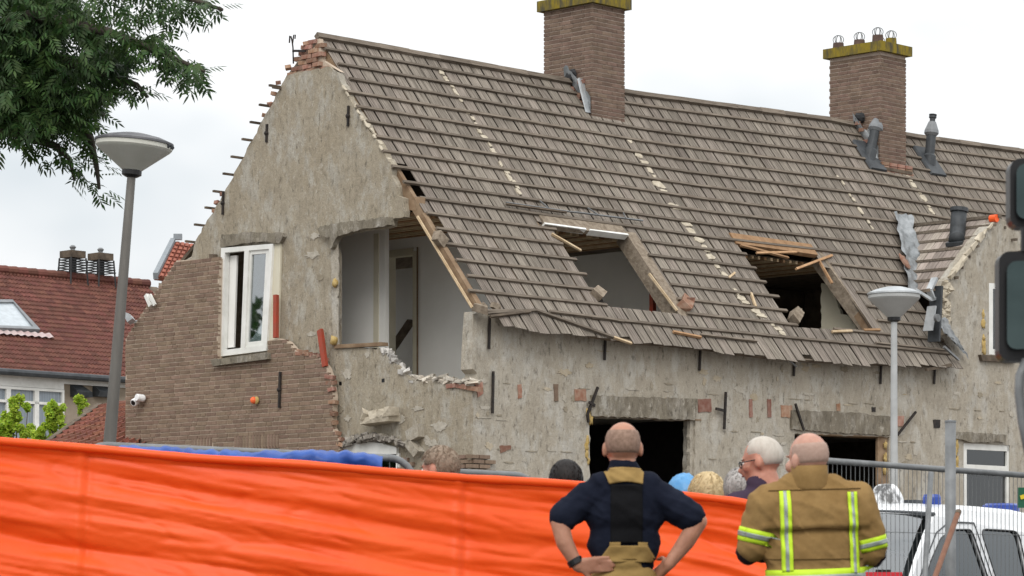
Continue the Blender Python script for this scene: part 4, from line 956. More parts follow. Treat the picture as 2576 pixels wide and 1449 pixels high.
k = MB(); A = [gp(314, 790, -.2), gp(334, 797, -.2), gp(342, 808, -.2), gp(328, 818, -.2)]; k.hexa(A + [p + Vector((-.06, 0, .04)) for p in A]); k.bar(gp(330, 812, -.16), gp(345, 808, -.02), .03, .03)
fx = k.build('flood_light', M['zinc']); fx.matrix_world = hw; tag(fx, 'grey flat floodlight jutting from the sloping edge of the brick gable', 'floodlight')

# ------------------------------------------------------------------ red-roofed neighbour on the left
NY = 80.0; NP = wp(0, 932, NY); NM = Matrix.Translation((NP.x, NP.y, 0)) @ Matrix.Rotation(PH, 4, 'Z')
nb = empty('neighbour_house', (NP.x, NP.y, 0), PH)
tag(nb, 'house with dark red tiled roof and skylight behind the left lamp post', 'house')
NZ0 = NP.z; NRA = 4.5
zrid = ZC + (VH - 655) / F * (NY + NRA * dG[1])
NSL = math.hypot(NRA, zrid - NZ0); nC, nS = NRA / NSL, (zrid - NZ0) / NSL
NRm = Matrix.Translation((0, 0, NZ0)) @ Matrix(((1, 0, 0, 0), (0, nC, -nS, 0), (0, nS, nC, 0), (0, 0, 0, 1)))
m = MB(); m.box(-5, 9, 0, NSL, -.12, -.06); nr = m.build('roof', M['wood_dark'], nb); nr.matrix_local = NRm
def nroof(u, v):   # roof-local of a picture point
    n = (NM @ NRm).to_3x3() @ Vector((0, 0, 1)); p = hit(u, v, NM @ NRm @ Vector((0, 0, 0)), n); return (NM @ NRm).inverted() @ p
sky_q = [nroof(-40, 764), nroof(27, 764), nroof(97, 839), nroof(-40, 834)]
def tile_mesh(w, l, waves, mt, amp=.022):
    k = MB(); n = 6 * waves
    def f(s, t): return Vector((s * w, t * l, amp * math.sin(2 * math.pi * waves * s + 2.2) + .030 * (1 - t)))
    k.grid(f, n, 1)
    k.add([f(i / n, 0) for i in range(n + 1)] + [f(i / n, 0) - Vector((0, 0, .035)) for i in range(n + 1)], [(i, i + n + 1, i + n + 2, i + 1) for i in range(n)])
    return k.mesh('tile', mt, False, False)
tw, rows = .25, 24; tl = NSL / rows
tm = tile_mesh(tw, tl * 1.12, 2, M['rtile'])
tl_list = []
for r in range(rows):
    for c in range(-6, 34):
        x = c * tw; y = r * tl
        if inside((x + tw / 2, y + tl / 2), [(p.x, p.y) for p in sky_q]): continue
        vis = -1.0 < x < 6.4
        tl_list.append((0 if vis else 1, x, y))
tl_list.sort(key=lambda q: (q[0], q[2], q[1]))
for q in tl_list[:300]:
    o = link('tile', tm, nr); o.location = (q[1], q[2] - tl * .06, -.02)
k = MB(); vv = [v.co.copy() for v in tm.vertices]; ff = [tuple(p.vertices) for p in tm.polygons]
for q in tl_list[300:]: k.add([v + Vector((q[1], q[2] - tl * .06, -.02)) for v in vv], ff)
tag(k.build('tile_courses', M['rtile'], nr, recalc=False), kind='stuff')
for i in range(40):
    k = MB(); x = -5 + i * .34; k.tube([(x, NSL - .02, .02), (x + .36, NSL - .02, .035)], [.12, .13], 10); k.build('ridge_tile', M['rtile'], nr)
k = MB()
P = [(sky_q[i].x, sky_q[i].y) for i in range(4)]
k.slab([P, [((P[0][0] * .0 + x), y) for x, y in [(P[0][0], P[0][1] - .14), (P[1][0] - .05, P[1][1] - .14), (P[2][0] - .16, P[2][1] + .12), (P[3][0], P[3][1] + .12)]]], lambda x, y, d: (x, y, d), -.02, .14); sk_o = k.build('skylight', M['midgrey'], nr)
k = MB(); k.slab([P], lambda x, y, d: (x, y, d), .08, .09); k.build('pane', mat('skylight_glass', (.36, .40, .43), rough=.15, spec=.6, bump=0), sk_o)
k = MB(); k.grid(lambda s, t: Vector((P[3][0] + (P[2][0] + .35 - P[3][0]) * s, P[2][1] - .05 - t * .22, .06 + .02 * math.sin(s * 60))), 60, 2); k.build('apron', mat('pinkish_lead', (.42, .30, .29), (.5, .42, .41), rough=.6), sk_o)
# walls, fascia, windows
def nloc(u, v, a=.25):  # point on the facade plane
    n = NM.to_3x3() @ Vector((0, 1, 0)); return NM.inverted() @ hit(u, v, NM @ Vector((0, a, 0)), n)
k = MB(); k.box(-5, 9, .3, 8.5, 0, NZ0 - .02); k.build('wall', M['beigebrick'], nb)
k = MB(); k.tube([(-5, -.08, NZ0 - .03), (9, -.08, NZ0 - .03)], .09, 8); k.build('gutter', M['dkgrey'], nb)
p = nloc(160, 950, .2); q = nloc(158, 975, .2)
k = MB(); k.box(-5, p.x, .18, .29, q.z - .05, NZ0 - .06); k.build('fascia', M['white'], nb)
p2_ = nloc(280, 955, .2)
k = MB(); k.box(p.x + .01, 9, .2, .29, NZ0 - .22, NZ0 - .07); k.build('fascia', M['white'], nb)
xs = [nloc(u, 1000, .25).x for u in (-60, 17, 88, 157)]; zt = q.z - .06; zm = nloc(80, 1010, .25).z; zb = nloc(80, 1150, .25).z - 1.0
for i in range(3):
    k = MB(); x0, x1 = xs[i], xs[i + 1]; f_ = .07
    k.box(x0, x1, .16, .26, zt - f_, zt); k.box(x0, x1, .16, .26, zm - f_, zm); k.box(x0, x0 + f_, .16, .26, zb, zt - f_ - .002); k.box(x1 - f_, x1 - .003, .16, .26, zb, zt - f_ - .002)
    w_ = k.build('window', M['white'], nb)
    k = MB(); k.box(x0 + f_, x1 - f_, .24, .245, zb, zt - f_); k.build('pane', mat('blind_glass', (.17, .20, .23), (.27, .31, .35), rough=.12, spec=.6, scale=8, stretch=(4, 1, .05), bump=0) if i == 0 else bpy.data.materials['blind_glass'], w_)
for u in (206, 262):
    c_ = nloc(u, 985, .2); k = MB(); k.hexa([(c_.x - .32, .05, c_.z - .15), (c_.x + .25, .05, c_.z - .15), (c_.x + .25, .3, c_.z - .15), (c_.x - .32, .3, c_.z - .15), (c_.x - .3, -.0, c_.z - .02), (c_.x + .2, .0, c_.z - .02), (c_.x + .05, .3, c_.z + .2), (c_.x - .32, .3, c_.z + .2)]); k.build('vent_hood', M['dkgrey'], nb)
# slatted vents on the ridge
for u in (183, 253):
    vt = 632 + (u - 183) * .09
    cR = NM.inverted() @ hit(u, 648, NM @ Vector((0, NRA, 0)), NM.to_3x3() @ Vector((0, 1, 0)))
    t = empty('ridge_vent', (cR.x, NRA, 0), 0, nb); s = .31
    zt2 = ZC + (VH - vt) / F * (NM @ Vector((cR.x, NRA, 0))).y; zb2 = zrid - .25
    k = MB(); k.box(-s * .85, s * .85, -s * .85, s * .85, zt2 - .20, zt2); k.build('vent_cap', M['wood_dark'], t)
    k = MB(); k.box(-.08, .08, -.08, .08, zb2, zt2 - .2); k.build('vent_core', M['black'], t)
    for i in range(5):
        z_ = zt2 - .24 - i * .075; e = s * (.88 + i * .035); k = MB()
        for (x0, x1, y0, y1) in ((-e, e, -e, -e + .03), (-e, e, e - .03, e), (-e, -e + .03, -e + .03, e - .03), (e - .03, e, -e + .03, e - .03)): k.box(x0, x1, y0, y1, z_ - .03, z_)
        k.build('louvre', M['black'], t)
    for sx, sy in ((-1, -1), (1, -1), (1, 1), (-1, 1)): k = MB(); k.bar((sx * s * .86, sy * s * .86, zt2 - .2), (sx * s, sy * s, zb2), .045, .045); k.build('vent_post', M['black'], t)
    k = MB(); k.lathe([(.10, zt2 + .001), (.06, zt2 + .05), (.10, zt2 + .12), (.05, zt2 + .17)], 8); k.build('vent_spinner', M['galv'], t)

# far orange roof with a grey verge
fh_ = empty('far_house', tuple(wp(440, 700, 104).xy) + (0,), 0); tag(fh_, 'distant house with orange tiled roof and grey verge board', 'house')
fb = fh_.location
def fl(p): return p - Vector(fb)
A, B, Cc, D = fl(wp(443, 608, 104)), fl(wp(600, 632, 110)), fl(wp(560, 716, 106)), fl(wp(399, 696, 100))
k = MB(); nrm = (B - A).cross(D - A).normalized(); nrm = -nrm if nrm.z < 0 else nrm
k.hexa([A - nrm * .2, B - nrm * .2, Cc - nrm * .2, D - nrm * .2, A, B, Cc, D]); fr_ = k.build('roof', M['rtile2'], fh_)
for i in range(9):
    for j in range(14):
        p = A.lerp(D, i / 9).lerp(B.lerp(Cc, i / 9), j / 14); q_ = A.lerp(D, (i + 1.08) / 9).lerp(B.lerp(Cc, (i + 1.08) / 9), j / 14)
        r_ = A.lerp(D, i / 9).lerp(B.lerp(Cc, i / 9), (j + .62) / 14); s_ = A.lerp(D, (i + 1.08) / 9).lerp(B.lerp(Cc, (i + 1.08) / 9), (j + .62) / 14)
        k = MB(); k.hexa([p + nrm * .002, r_ + nrm * .002, s_ + nrm * .04, q_ + nrm * .04, p + nrm * .03, r_ + nrm * .03, s_ + nrm * .09, q_ + nrm * .09]); k.build('tile', M['rtile2'], fr_)
k = MB(); k.bar(A + Vector((-.10, 0, .02)), D + Vector((-.10, 0, .02)), .16, .22, (0, 0, 1)); k.build('verge_board', mat('verge_grey', (.20, .22, .235), bump=0), fh_)
k = MB(); k.bar(A + Vector((-.08, 0, .16)), A + Vector((.2, 0, .16)), .2, .2); k.build('verge_end', bpy.data.materials['verge_grey'], fh_)
k = MB(); w0, w1 = D, Cc; k.hexa([Vector((w0.x, w0.y, 0)), Vector((w1.x, w1.y, 0)), Vector((B.x, B.y + 3, 0)), Vector((A.x, A.y + 3, 0)), w0 - Vector((0, 0, .2)), w1 - Vector((0, 0, .2)), Vector((B.x, B.y + 3, w1.z - .2)), Vector((A.x, A.y + 3, w0.z - .2))]); k.build('wall', M['beigebrick'], fh_)

# tiled lean-to beside the gable
SY = 47.0
sh = empty('lean_to', tuple(wp(250, 1200, SY).xy) + (0,), 0); tag(sh, 'low lean-to with orange-brown pantile roof beside the brick gable', 'shed')
so = Vector(sh.location)
A, B, Cc, D = wp(262, 1018, SY + .5) - so, wp(345, 1012, SY - .4) - so, wp(345, 1190, SY - 4.2) - so, wp(60, 1162, SY - 3.2) - so
def shp(s, t): return A.lerp(B, s).lerp(D.lerp(Cc, s), t)
nrm = (B - A).cross(D - A).normalized(); nrm = -nrm if nrm.z < 0 else nrm
k = MB(); k.hexa([p - nrm * .15 for p in (A, B, Cc, D)] + [p - nrm * .05 for p in (A, B, Cc, D)]); sr_ = k.build('roof', M['wood_dark'], sh)
ex = (Cc - D).normalized(); ey = ((A + B) / 2 - (D + Cc) / 2); ey = (ey - ex * ey.dot(ex)).normalized(); ez = ex.cross(ey)
tm2 = tile_mesh(.24, .36, 1, M['rtile3'], .035)
nrw = 13
for r in range(nrw):
    for c in range(12):
        s = (c + .5) / 12; t = 1 - (r + .5) / nrw
        p = shp(s, t); o = link('tile', tm2, sr_)
        width = (shp(1, t) - shp(0, t)).length / 12; length = (shp(s, 0) - shp(s, 1)).length / nrw
        lx = (shp(min(1, s + .05), t) - shp(s - .05, t)).normalized(); ly = (shp(s, t - .02) - shp(s, t + .02)).normalized(); lz = lx.cross(ly).normalized()
        o.matrix_local = Matrix.Translation(p - lx * width / 2 - ly * length / 2) @ Matrix(((lx.x * width / .24, ly.x * length / .33, lz.x, 0), (lx.y * width / .24, ly.y * length / .33, lz.y, 0), (lx.z * width / .24, ly.z * length / .33, lz.z, 0), (0, 0, 0, 1)))
k = MB(); k.bar(A - Vector((.06, 0, .02)), D - Vector((.06, 0, .02)), .08, .10); k.build('verge_board', M['wood_dark'], sh)
k = MB(); k.hexa([Vector((D.x + .3, D.y + .3, 0)), Vector((Cc.x, Cc.y + .3, 0)), Vector((B.x, B.y, 0)), Vector((A.x, A.y, 0)), D + Vector((.3, .3, -.25)), Cc + Vector((0, .3, -.25)), B - Vector((0, 0, .25)), A - Vector((0, 0, .25))]); k.build('wall', M['beigebrick'], sh)

# ------------------------------------------------------------------ street lamps
shade_m = mat('lamp_shade', (.80, .795, .70), (.90, .895, .82), rough=.45, spec=.4, scale=3, stretch=(1, 1, .3), bump=0, trans=.35)
shade_m2 = mat('lamp_shade_grey', (.52, .53, .52), (.62, .63, .62), rough=.45, spec=.4, scale=3, bump=0, trans=.3)
def lamp(name, Y, base, top, R0, label, shade, hcap, pole_r, cap_m, pole_m):
    s = Y / F
    P_b = wp(base[0], base[1], Y); P_b.z = 0; P_t = wp(top[0], top[1], Y); d = (P_t - P_b); L = d.length
    t = empty(name, tuple(P_b)); tag(t, label, 'street lamp', 'street lamps')
    Q = d.to_track_quat('Z', 'Y').to_matrix().to_4x4()
    k = MB(); k.lathe([(pole_r[0], 0), (pole_r[0], L * .34), (pole_r[0] * .97, L * .345), (pole_r[1], L)], 20, Q); k.build('pole', pole_m, t, False)
    k = MB(); h = hcap; k.lathe([(.05, L - .02), (.085, L), (R0 * .26, L + .04)], 20, Q); k.build('collar', M['black'], t)
    k = MB(); k.lathe([(R0 * .24, L + .035), (R0 * .95, L + h * .62), (R0, L + h * .67), (R0, L + h * .77), (R0 * .9, L + h * .78)], 40, Q); k.build('shade', shade, t, False)
    k = MB(); k.lathe([(R0 * 1.0, L + h * .775), (R0 * 1.035, L + h * .78), (R0 * 1.03, L + h * .83), (R0 * .75, L + h * .93), (R0 * .35, L + h * 1.01), (.02, L + h * 1.03)], 40, Q); k.build('lid', cap_m, t, False)
    return t, Q, L
lid_m = mat('lamp_lid', (.055, .055, .062), (.16, .16, .165), rough=.6, scale=5, bump=.1)
pole_l = mat('weathered_pole', (.085, .078, .068), (.17, .16, .145), rough=.5, spec=.4, metal=.25, scale=3, stretch=(1, 1, .2), bump=.15)
l1, Q1, L1 = lamp('street_lamp', 26.0, (219, 1806), (331, 440), .325, 'leaning street lamp with cream cone shade at the left, leaves behind it', shade_m, .345, (.062, .036), lid_m, pole_l)
for (hz, r_) in ((.345, .070), (.31, .069)):
    k = MB(); k.lathe([(r_, L1 * hz - .03), (r_, L1 * hz + .03)], 20, Q1); k.build('pole_band', M['dkgrey'], l1)
k = MB(); c = Q1 @ Vector((.09, -.02, L1 * .375)); k.box(c.x - .035, c.x + .035, c.y - .04, c.y + .04, c.z - .2, c.z + .2); k.build('junction_box', M['dkgrey'], l1)
for i in range(9):
    an = rr(-2.6, -.6); k = MB(); k.ball(Q1 @ Vector((.325 * math.cos(an), .325 * math.sin(an), L1 + .345 * .75)), (.02, .012, rr(.012, .03)), 6, 4); k.build('moss_clump', M['dkgrey'], l1)
P2b = wp(2250, 1525, 39.0)
lamp('street_lamp', 39.0, (2249, 1525 + .95 * F / 39), (2249, 806), .33, 'slim upright street lamp with pale grey cone shade in front of the right gable', shade_m2, .42, (.055, .04), M['zinc'], mat('pale_pole', (.36, .37, .37), (.46, .47, .47), rough=.5, spec=.35, scale=3, bump=.05))

# ------------------------------------------------------------------ tree at the left, seen as overhanging leaves
def leafmat(name, a, b_, tr):
    m_ = mat(name, a, b_, rough=.55, spec=.35, scale=2.2, irand=.35, hue=.02, bump=0, trans=tr); return m_
ashleaf = leafmat('ash_leaf', (.019, .050, .011), (.052, .104, .024), .28)
bark = mat('bark', (.055, .047, .038), (.10, .088, .07), rough=.95, scale=6, stretch=(3, 3, .6), bump=.6, bscale=12, bdist=.03)
def pinnate(V, Fc, p, d, up, n, ln, wd, sp):
    """a compound leaf: n pairs of leaflets and one at the tip"""
    d = d.normalized(); x = d.cross(up).normalized(); y = x.cross(d)
    for i in range(2 * n + 1):
        if i == 2 * n: c = p + d * sp * (n + .3); ld = d
        else: c = p + d * sp * (i // 2 + .7); sgn = 1 if i % 2 else -1; ld = (d * .62 + x * sgn * .75 - y * .12).normalized()
        lx = ld.cross(y).normalized(); l = ln * rr(.8, 1.15)
        o = len(V); tip = ld * l - y * l * .16
        V += [c, c + ld * l * .35 + lx * wd * .5 - y * l * .02, c + ld * l * .62 + lx * wd * .40 - y * l * .07, c + tip, c + ld * l * .62 - lx * wd * .40 - y * l * .07, c + ld * l * .35 - lx * wd * .5 - y * l * .02]
        Fc.append((o, o + 1, o + 2, o + 3, o + 4, o + 5))
TB = Vector((-8.6, 30.5, 0))
tree = empty('ash_tree', tuple(TB)); tag(tree, 'leafy ash tree overhanging the top left corner', 'tree')
TK = [TB + Vector((0, 0, 0)), TB + Vector((.1, 0, 2)), TB + Vector((.0, .1, 4)), TB + Vector((.15, .1, 6)), TB + Vector((.2, .0, 8.5)), TB + Vector((.3, .1, 11))]
k = MB(); k.tube([p - TB for p in TK], [.34, .27, .24, .21, .15, .05], 12); k.build('trunk', bark, tree, True)
BO = [  # boughs: picture points with depth
 [(-520, 260, 30.4), (-250, 60, 30.2), (0, -70, 29.8), (250, -60, 29.3), (430, -20, 29.0), (560, 25, 28.8)],
 [(-500, 330, 30.5), (-200, 120, 30), (80, 40, 29.6), (270, 80, 29.2), (410, 135, 29.0), (515, 180, 28.9)],
 [(-500, 360, 30.5), (-200, 200, 30.3), (60, 130, 30.0), (220, 170, 29.6), (345, 215, 29.4), (372, 245, 29.4)],
 [(-480, 420, 30.5), (-150, 230, 30.6), (70, 200, 30.2), (180, 245, 30.0), (262, 290, 29.9)],
 [(-450, 450, 30.4), (-100, 270, 30.2), (90, 260, 30.0), (190, 310, 30.0), (228, 350, 30.0), (243, 420, 30.0), (250, 476, 30.0)],
 [(-460, 440, 30.4), (-150, 300, 30.2), (20, 325, 30.1), (75, 345, 30.1), (140, 368, 30.1), (175, 400, 30.1), (188, 455, 30.1)],
 [(-520, 240, 30.5), (-260, 0, 31), (-20, -180, 31), (240, -260, 30.5), (420, -210, 30.2)]]
k = MB()
for bo in BO:
    pts = [wp(*q) - TB for q in bo]; pts[0] = Vector((.1, 0, pts[0].z)); n = len(pts)
    k.tube(pts, [.10 * (1 - i / n) ** 1.4 + .008 for i in range(n)], 7)
k.build('limbs', bark, tree, True)
V = []; Fc = []
rt = random.Random(23)
def put(u, v, Y, n=1, spread=1.0):
    for _ in range(n):
        p = wp(u + rt.gauss(0, 13 * spread), v + rt.gauss(0, 13 * spread), Y + rt.gauss(0, .25)) - TB
        an = rt.uniform(0, 6.28); d = Vector((math.cos(an) * .75 + .15, math.sin(an) * .6, rt.uniform(-1.15, .15)))
        pinnate(V, Fc, p, d, Vector((rt.gauss(0, .4), rt.gauss(0, .4) - .5, 1)), rt.choice((3, 4, 4)), rt.uniform(.072, .115), rt.uniform(.020, .030), rt.uniform(.034, .047))
for bo in BO:
    L_b = list(zip(bo, bo[1:]))
    for si, (q0, q1) in enumerate(L_b):
        if q1[0] < -60: continue
        dist = math.hypot(q1[0] - q0[0], q1[1] - q0[1]); n = int(dist / 6.0)
        for i in range(n):
            f = rt.random(); last = si == len(L_b) - 1
            put(q0[0] + (q1[0] - q0[0]) * f, q0[1] + (q1[1] - q0[1]) * f, q0[2] + (q1[2] - q0[2]) * f, 1 if last else 2, .8 if last else 1.5)
# the dense inner mass
mass = [(-30, -30), (205, -30), (225, 60), (330, 150), (345, 205), (290, 235), (225, 275), (120, 318), (40, 320), (-30, 300)]
cnt = 0
while cnt < 2100:
    u, v = rt.uniform(-30, 360), rt.uniform(-30, 330)
    if inside((u, v), mass) and (nz3(u * .011, v * .011, 4.4) > -.32 or u < 150): put(u, v, rt.uniform(29.2, 31.5), 1, .6); cnt += 1
for _ in range(170):    # lobes beyond the mass
    u, v, s_ = rt.choice([(255, -5, 1.6), (300, 40, 1.6), (360, 15, 1.9), (430, 20, 1.6), (500, 15, 1.7), (330, 95, 1.8), (400, 120, 1.5), (440, 160, 1.6), (480, 185, 1.3), (395, 85, 1.5)]); put(u, v, rt.uniform(28.7, 29.8), 1, s_)
# rest of the crown outside the picture
for _ in range(1500):
    p = Vector((rt.gauss(-9.4, 1.9), rt.gauss(30.5, 1.8), rt.gauss(8.6, 1.7)))
    u = CX + F * p.x / p.y
    if u > -20 and VH - F * (p.z - ZC) / p.y > -40: continue
    an = rt.uniform(0, 6.28); pinnate(V, Fc, p - TB, Vector((math.cos(an), math.sin(an), rt.uniform(-1, .2))), Vector((0, 0, 1)), 4, .13, .05, .06)
cm = MB(); cm.v = [tuple(p) for p in V]; cm.f = Fc; cm.mi = [0] * len(Fc); cr_o = cm.build('crown', ashleaf, tree, False, False); cr_o['kind'] = 'stuff'

# garden tree far left, seen only as a reflection in the gable window
def leafball(V, Fc, n, c, r, ln, rnd):
    for _ in range(n):
        d = Vector((rnd.gauss(0, 1), rnd.gauss(0, 1), rnd.gauss(0, 1))).normalized() * (rnd.random() ** .45)
        p = Vector(c) + Vector((d.x * r[0], d.y * r[1], d.z * r[2])) * (1 + .25 * nz3(d.x * 2 + c[0], d.y * 2, d.z * 2))
        a_ = Vector((rnd.gauss(0, 1), rnd.gauss(0, 1), rnd.gauss(0, 1))).normalized(); b_ = a_.orthogonal().normalized(); o = len(V)
        V += [p - a_ * ln * .5, p + b_ * ln * .28, p + a_ * ln * .5, p - b_ * ln * .28]; Fc.append((o, o + 1, o + 2, o + 3))
gt = empty('garden_tree', (-26, 44, 0)); tag(gt, 'green garden tree left of the house, mirrored in the gable window', 'tree')
k = MB(); k.tube([(0, 0, 0), (.1, 0, 2), (0, .1, 4)], [.2, .16, .08], 8); k.build('trunk', bark, gt, True)
V = []; Fc = []; leafball(V, Fc, 7000, (0, 0, 4.9), (4.5, 6.5, 2.5), .3, rt); cm = MB(); cm.v = [tuple(p) for p in V]; cm.f = Fc; cm.mi = [0] * len(Fc); o = cm.build('crown', ashleaf, gt, False, False); o['kind'] = 'stuff'

# young shrubs in front of the neighbour
lime = leafmat('lime_leaf', (.30, .44, .03), (.46, .58, .08), .5)
for i, (px, Y, lab) in enumerate([([(20, 1075, 34, 30), (35, 1030, 16, 28), (45, 1005, 10, 16), (70, 1025, 12, 12), (-10, 1090, 30, 34), (60, 1085, 22, 24)], 57, 'lime green shrub at the left picture edge, before the white window'),
                                  ([(135, 1060, 22, 30), (130, 1025, 12, 16), (150, 1040, 14, 18), (115, 1090, 20, 22), (165, 1075, 14, 16), (100, 1100, 16, 14)], 56, 'bushy lime green shrub, second from the left picture edge'),
                                  ([(200, 1003, 10, 9), (207, 1015, 9, 8), (203, 1030, 5, 16), (196, 1000, 8, 8)], 55.5, 'thin lime green sapling nearest the leaning lamp post')]):
    b0 = wp(px[0][0], 1200, Y); sb = empty('shrub', (b0.x, b0.y, 0)); tag(sb, lab, 'shrub', 'young green shrubs')
    V = []; Fc = []; k = MB(); s = Y / F
    for (u, v, ru, rv) in px:
        c = wp(u, v, Y) - Vector((b0.x, b0.y, 0))
        for _q in range(7): leafball(V, Fc, int(ru * rv * .22) + 10, c + Vector((rt.gauss(0, ru * s * .55), rt.gauss(0, ru * s * .4), rt.gauss(0, rv * s * .55))), (ru * s * .55, ru * s * .5, rv * s * .5), .085, rt)
        k.tube([(rr(-.1, .1), 0, 0), (c.x * .6, c.y, c.z * .6), c], [.03, .02, .008], 5)
    k.build('stems', bark, sb, True); cm = MB(); cm.v = [tuple(p) for p in V]; cm.f = Fc; cm.mi = [0] * len(Fc); o = cm.build('crown', lime, sb, False, False); o['kind'] = 'stuff'

# ------------------------------------------------------------------ tarpaulins
orange = mat('orange_tarpaulin', (.92, .100, .008), (.96, .125, .014), rough=.46, spec=.4, scale=2.0, bump=.25, bscale=26, bdist=.006, trans=.22)
TE = [(-260, 1086), (0, 1105), (160, 1120), (320, 1133), (480, 1146), (700, 1161), (860, 1174), (1040, 1188), (1200, 1200), (1440, 1216), (1560, 1226), (1720, 1241), (1830, 1254), (1905, 1268), (1950, 1278)]
def tedge(u):
    for (u0, v0), (u1, v1) in zip(TE, TE[1:]):
        if u <= u1: return v0 + (v1 - v0) * (u - u0) / (u1 - u0)
    return TE[-1][1]
U0, U1 = -260.0, 1950.0
def tY(s): return 14.7 + .7 * s + .10 * math.sin(s * 9)
def tarp_pt(s, t):
    u = U0 + (U1 - U0) * s; Y = tY(s); top = wp(u, tedge(u) + 1.5 * math.sin(s * 23), Y); d = (1 - (1 - t) ** 1.0) * (top.z - .02)
    x = top.x; z = top.z - d
    env = min(1, d / .05); q = d + .16 * s * 2.6            # folds run down to the right
    f = .016 * math.sin(2 * math.pi * (d * 2.6 - s * 1.15 + .22 * math.sin(s * 5) + .1)) * env
    f += .008 * math.sin(2 * math.pi * (d * 5.6 - s * 2.1 + .3 * nz3(s * 5, 1.7))) * env
    f += .028 * nz3(x * .45 + 3, (d - s * .4) * 5.2, 0) * env + .015 * nz3(x * 1.1, (d - s * .3) * 13, 5) * env + .007 * nz3(x * 2.1, d * 30 - x * 2.2, 9) * env
    w1 = nz3(x * 1.6 + d * 5, d * 9 - x * 2.2, 13); f += .005 * (1 - min(1, abs(w1) * 6)) * min(1, d / .15)     # sharp creases
    w2 = nz3(x * 3.0 - d * 3, d * 14 - x * 1.2, 29); f += .0025 * (1 - min(1, abs(w2) * 5)) * min(1, d / .1)
    w3 = nz3(x * .8 + 9, d * 17 - s * 8, 41); f += .006 * (1 - min(1, abs(w3) * 3)) * env
    for uc, wd in ((214, .035), (1163, .03)):
        du = (u - uc + d * 10) / F * Y; f += .016 * math.exp(-(du / wd) ** 2) * math.sin(du / wd * 1.3) * env
    if d < .035: f -= .012
    return Vector((x, Y + f - .10 * d, z))
k = MB(); k.grid(tarp_pt, 460, 150)
tp = k.build('orange_tarpaulin', orange, None, True, False); sm = tp.modifiers.new('thickness', 'SOLIDIFY'); sm.thickness = .004
tag(tp, 'long bright orange tarpaulin strung across the foreground as a screen', 'tarpaulin')
k = MB(); pts = [wp(U0 + (U1 - U0) * i / 60, tedge(U0 + (U1 - U0) * i / 60) + 4 + 1.5 * math.sin(i / 60 * 23), tY(i / 60) - .012) for i in range(61)]
k.tube(pts, [.021 + .004 * nz3(i * .6, 0) for i in range(61)], 10); k.build('rolled_hem', orange, tp, True)
blue = mat('blue_tarpaulin', (.008, .042, .23), (.024, .09, .36), rough=.45, spec=.4, scale=4, bump=.3, bscale=12, bdist=.02, trans=.05)
def btop(u): return 1124 + 3 * math.sin(u * .013) + max(0, (u - 300)) * .026 + (6 * max(0, (u - 900) / 60) if u > 900 else 0) + 4 * nz3(u * .02, 2)
def blue_pt(s, t):
    u = 246 + 716 * s; Y = 18.0 + .3 * s; d = t * 1.25; p = wp(u, btop(u) + (20 * (.08 - s) / .08 if s < .08 else 0), Y)
    f = .04 * nz3(u * .012, d * 5) + .045 * nz3(u * .018 - d * 14, d * 6 + u * .004, 4) + .02 * nz3(u * .03 + d * 20, d * 12, 7)
    e = max(0, .06 - d)
    return Vector((p.x, Y - .05 + (e * 2.5 if d < .06 else 0) + f * min(1, d / .08 + .25) * .9, p.z - max(0, d - .03) + .02 * nz3(u * .05, d * 8, 2)))
k = MB(); k.grid(blue_pt, 150, 50); bt = k.build('blue_tarpaulin', blue, None, True, False)
tag(bt, 'crumpled blue tarpaulin hung over the barrier behind the orange tarpaulin', 'tarpaulin')
bt.modifiers.new('thickness', 'SOLIDIFY').thickness = .004

# ------------------------------------------------------------------ fences
wire_m = mat('fence_wire', (.15, .155, .155), (.20, .205, .205), rough=.45, spec=.5, metal=.5, scale=4, bump=0)
def fence_panel(name, P, Q, h0, h1, label, posts, rounded=False, wires=True, spacing=.046, r=.021):
    """P, Q: foot points; h0, h1: height of the rail at either end"""
    P = Vector(P); Q = Vector(Q); t = empty(name, tuple(P)); tag(t, label, 'fence', 'temporary site fences')
    D = Q - P; Lh = D.length; dx = D / Lh
    A = Vector((0, 0, h0)); B = D + Vector((0, 0, h1))
    k = MB()
    if rounded:
        pts = [Vector((0, 0, h0 - .16))]
        for i in range(7): an = math.pi - i * math.pi / 12; pts.append(dx * (.16 + .16 * math.cos(an)) + Vector((0, 0, h0 - .16 + .16 * math.sin(an))))
        for i in range(7): an = math.pi / 2 - i * math.pi / 12; pts.append(D + dx * (-.16 + .16 * math.cos(an)) + Vector((0, 0, h1 - .16 + .16 * math.sin(an))))
        pts.append(D + Vector((0, 0, h1 - .16)))
        k.tube(pts, r, 10)
    else: k.tube([A - dx * .05, B + dx * .02], r, 10)
    k.build('top_rail', M['galv'], t, True)
    k = MB(); k.tube([Vector((0, 0, .15)), D + Vector((0, 0, .15))], r, 8); k.build('bottom_rail', M['galv'], t, True)
    for f, hh, rr_ in posts:
        k = MB(); k.tube([D * f + Vector((0, 0, .03)), D * f + Vector((0, 0, hh))], rr_, 12); k.build('post', M['galv'], t, True)
    if wires:
        k = MB(); n = int(Lh / spacing)
        for i in range(1, n):
            f = i / n; k.tube([D * f + Vector((0, 0, .15)), D * f + Vector((0, 0, h0 + (h1 - h0) * f))], .0022, 4)
        for hh in (.45, .80, 1.15, 1.48):
            k.tube([Vector((0, -.004, hh)), D + Vector((0, -.004, hh))], .0022, 4)
        k.build('wire_mesh', wire_m, t)
    return t
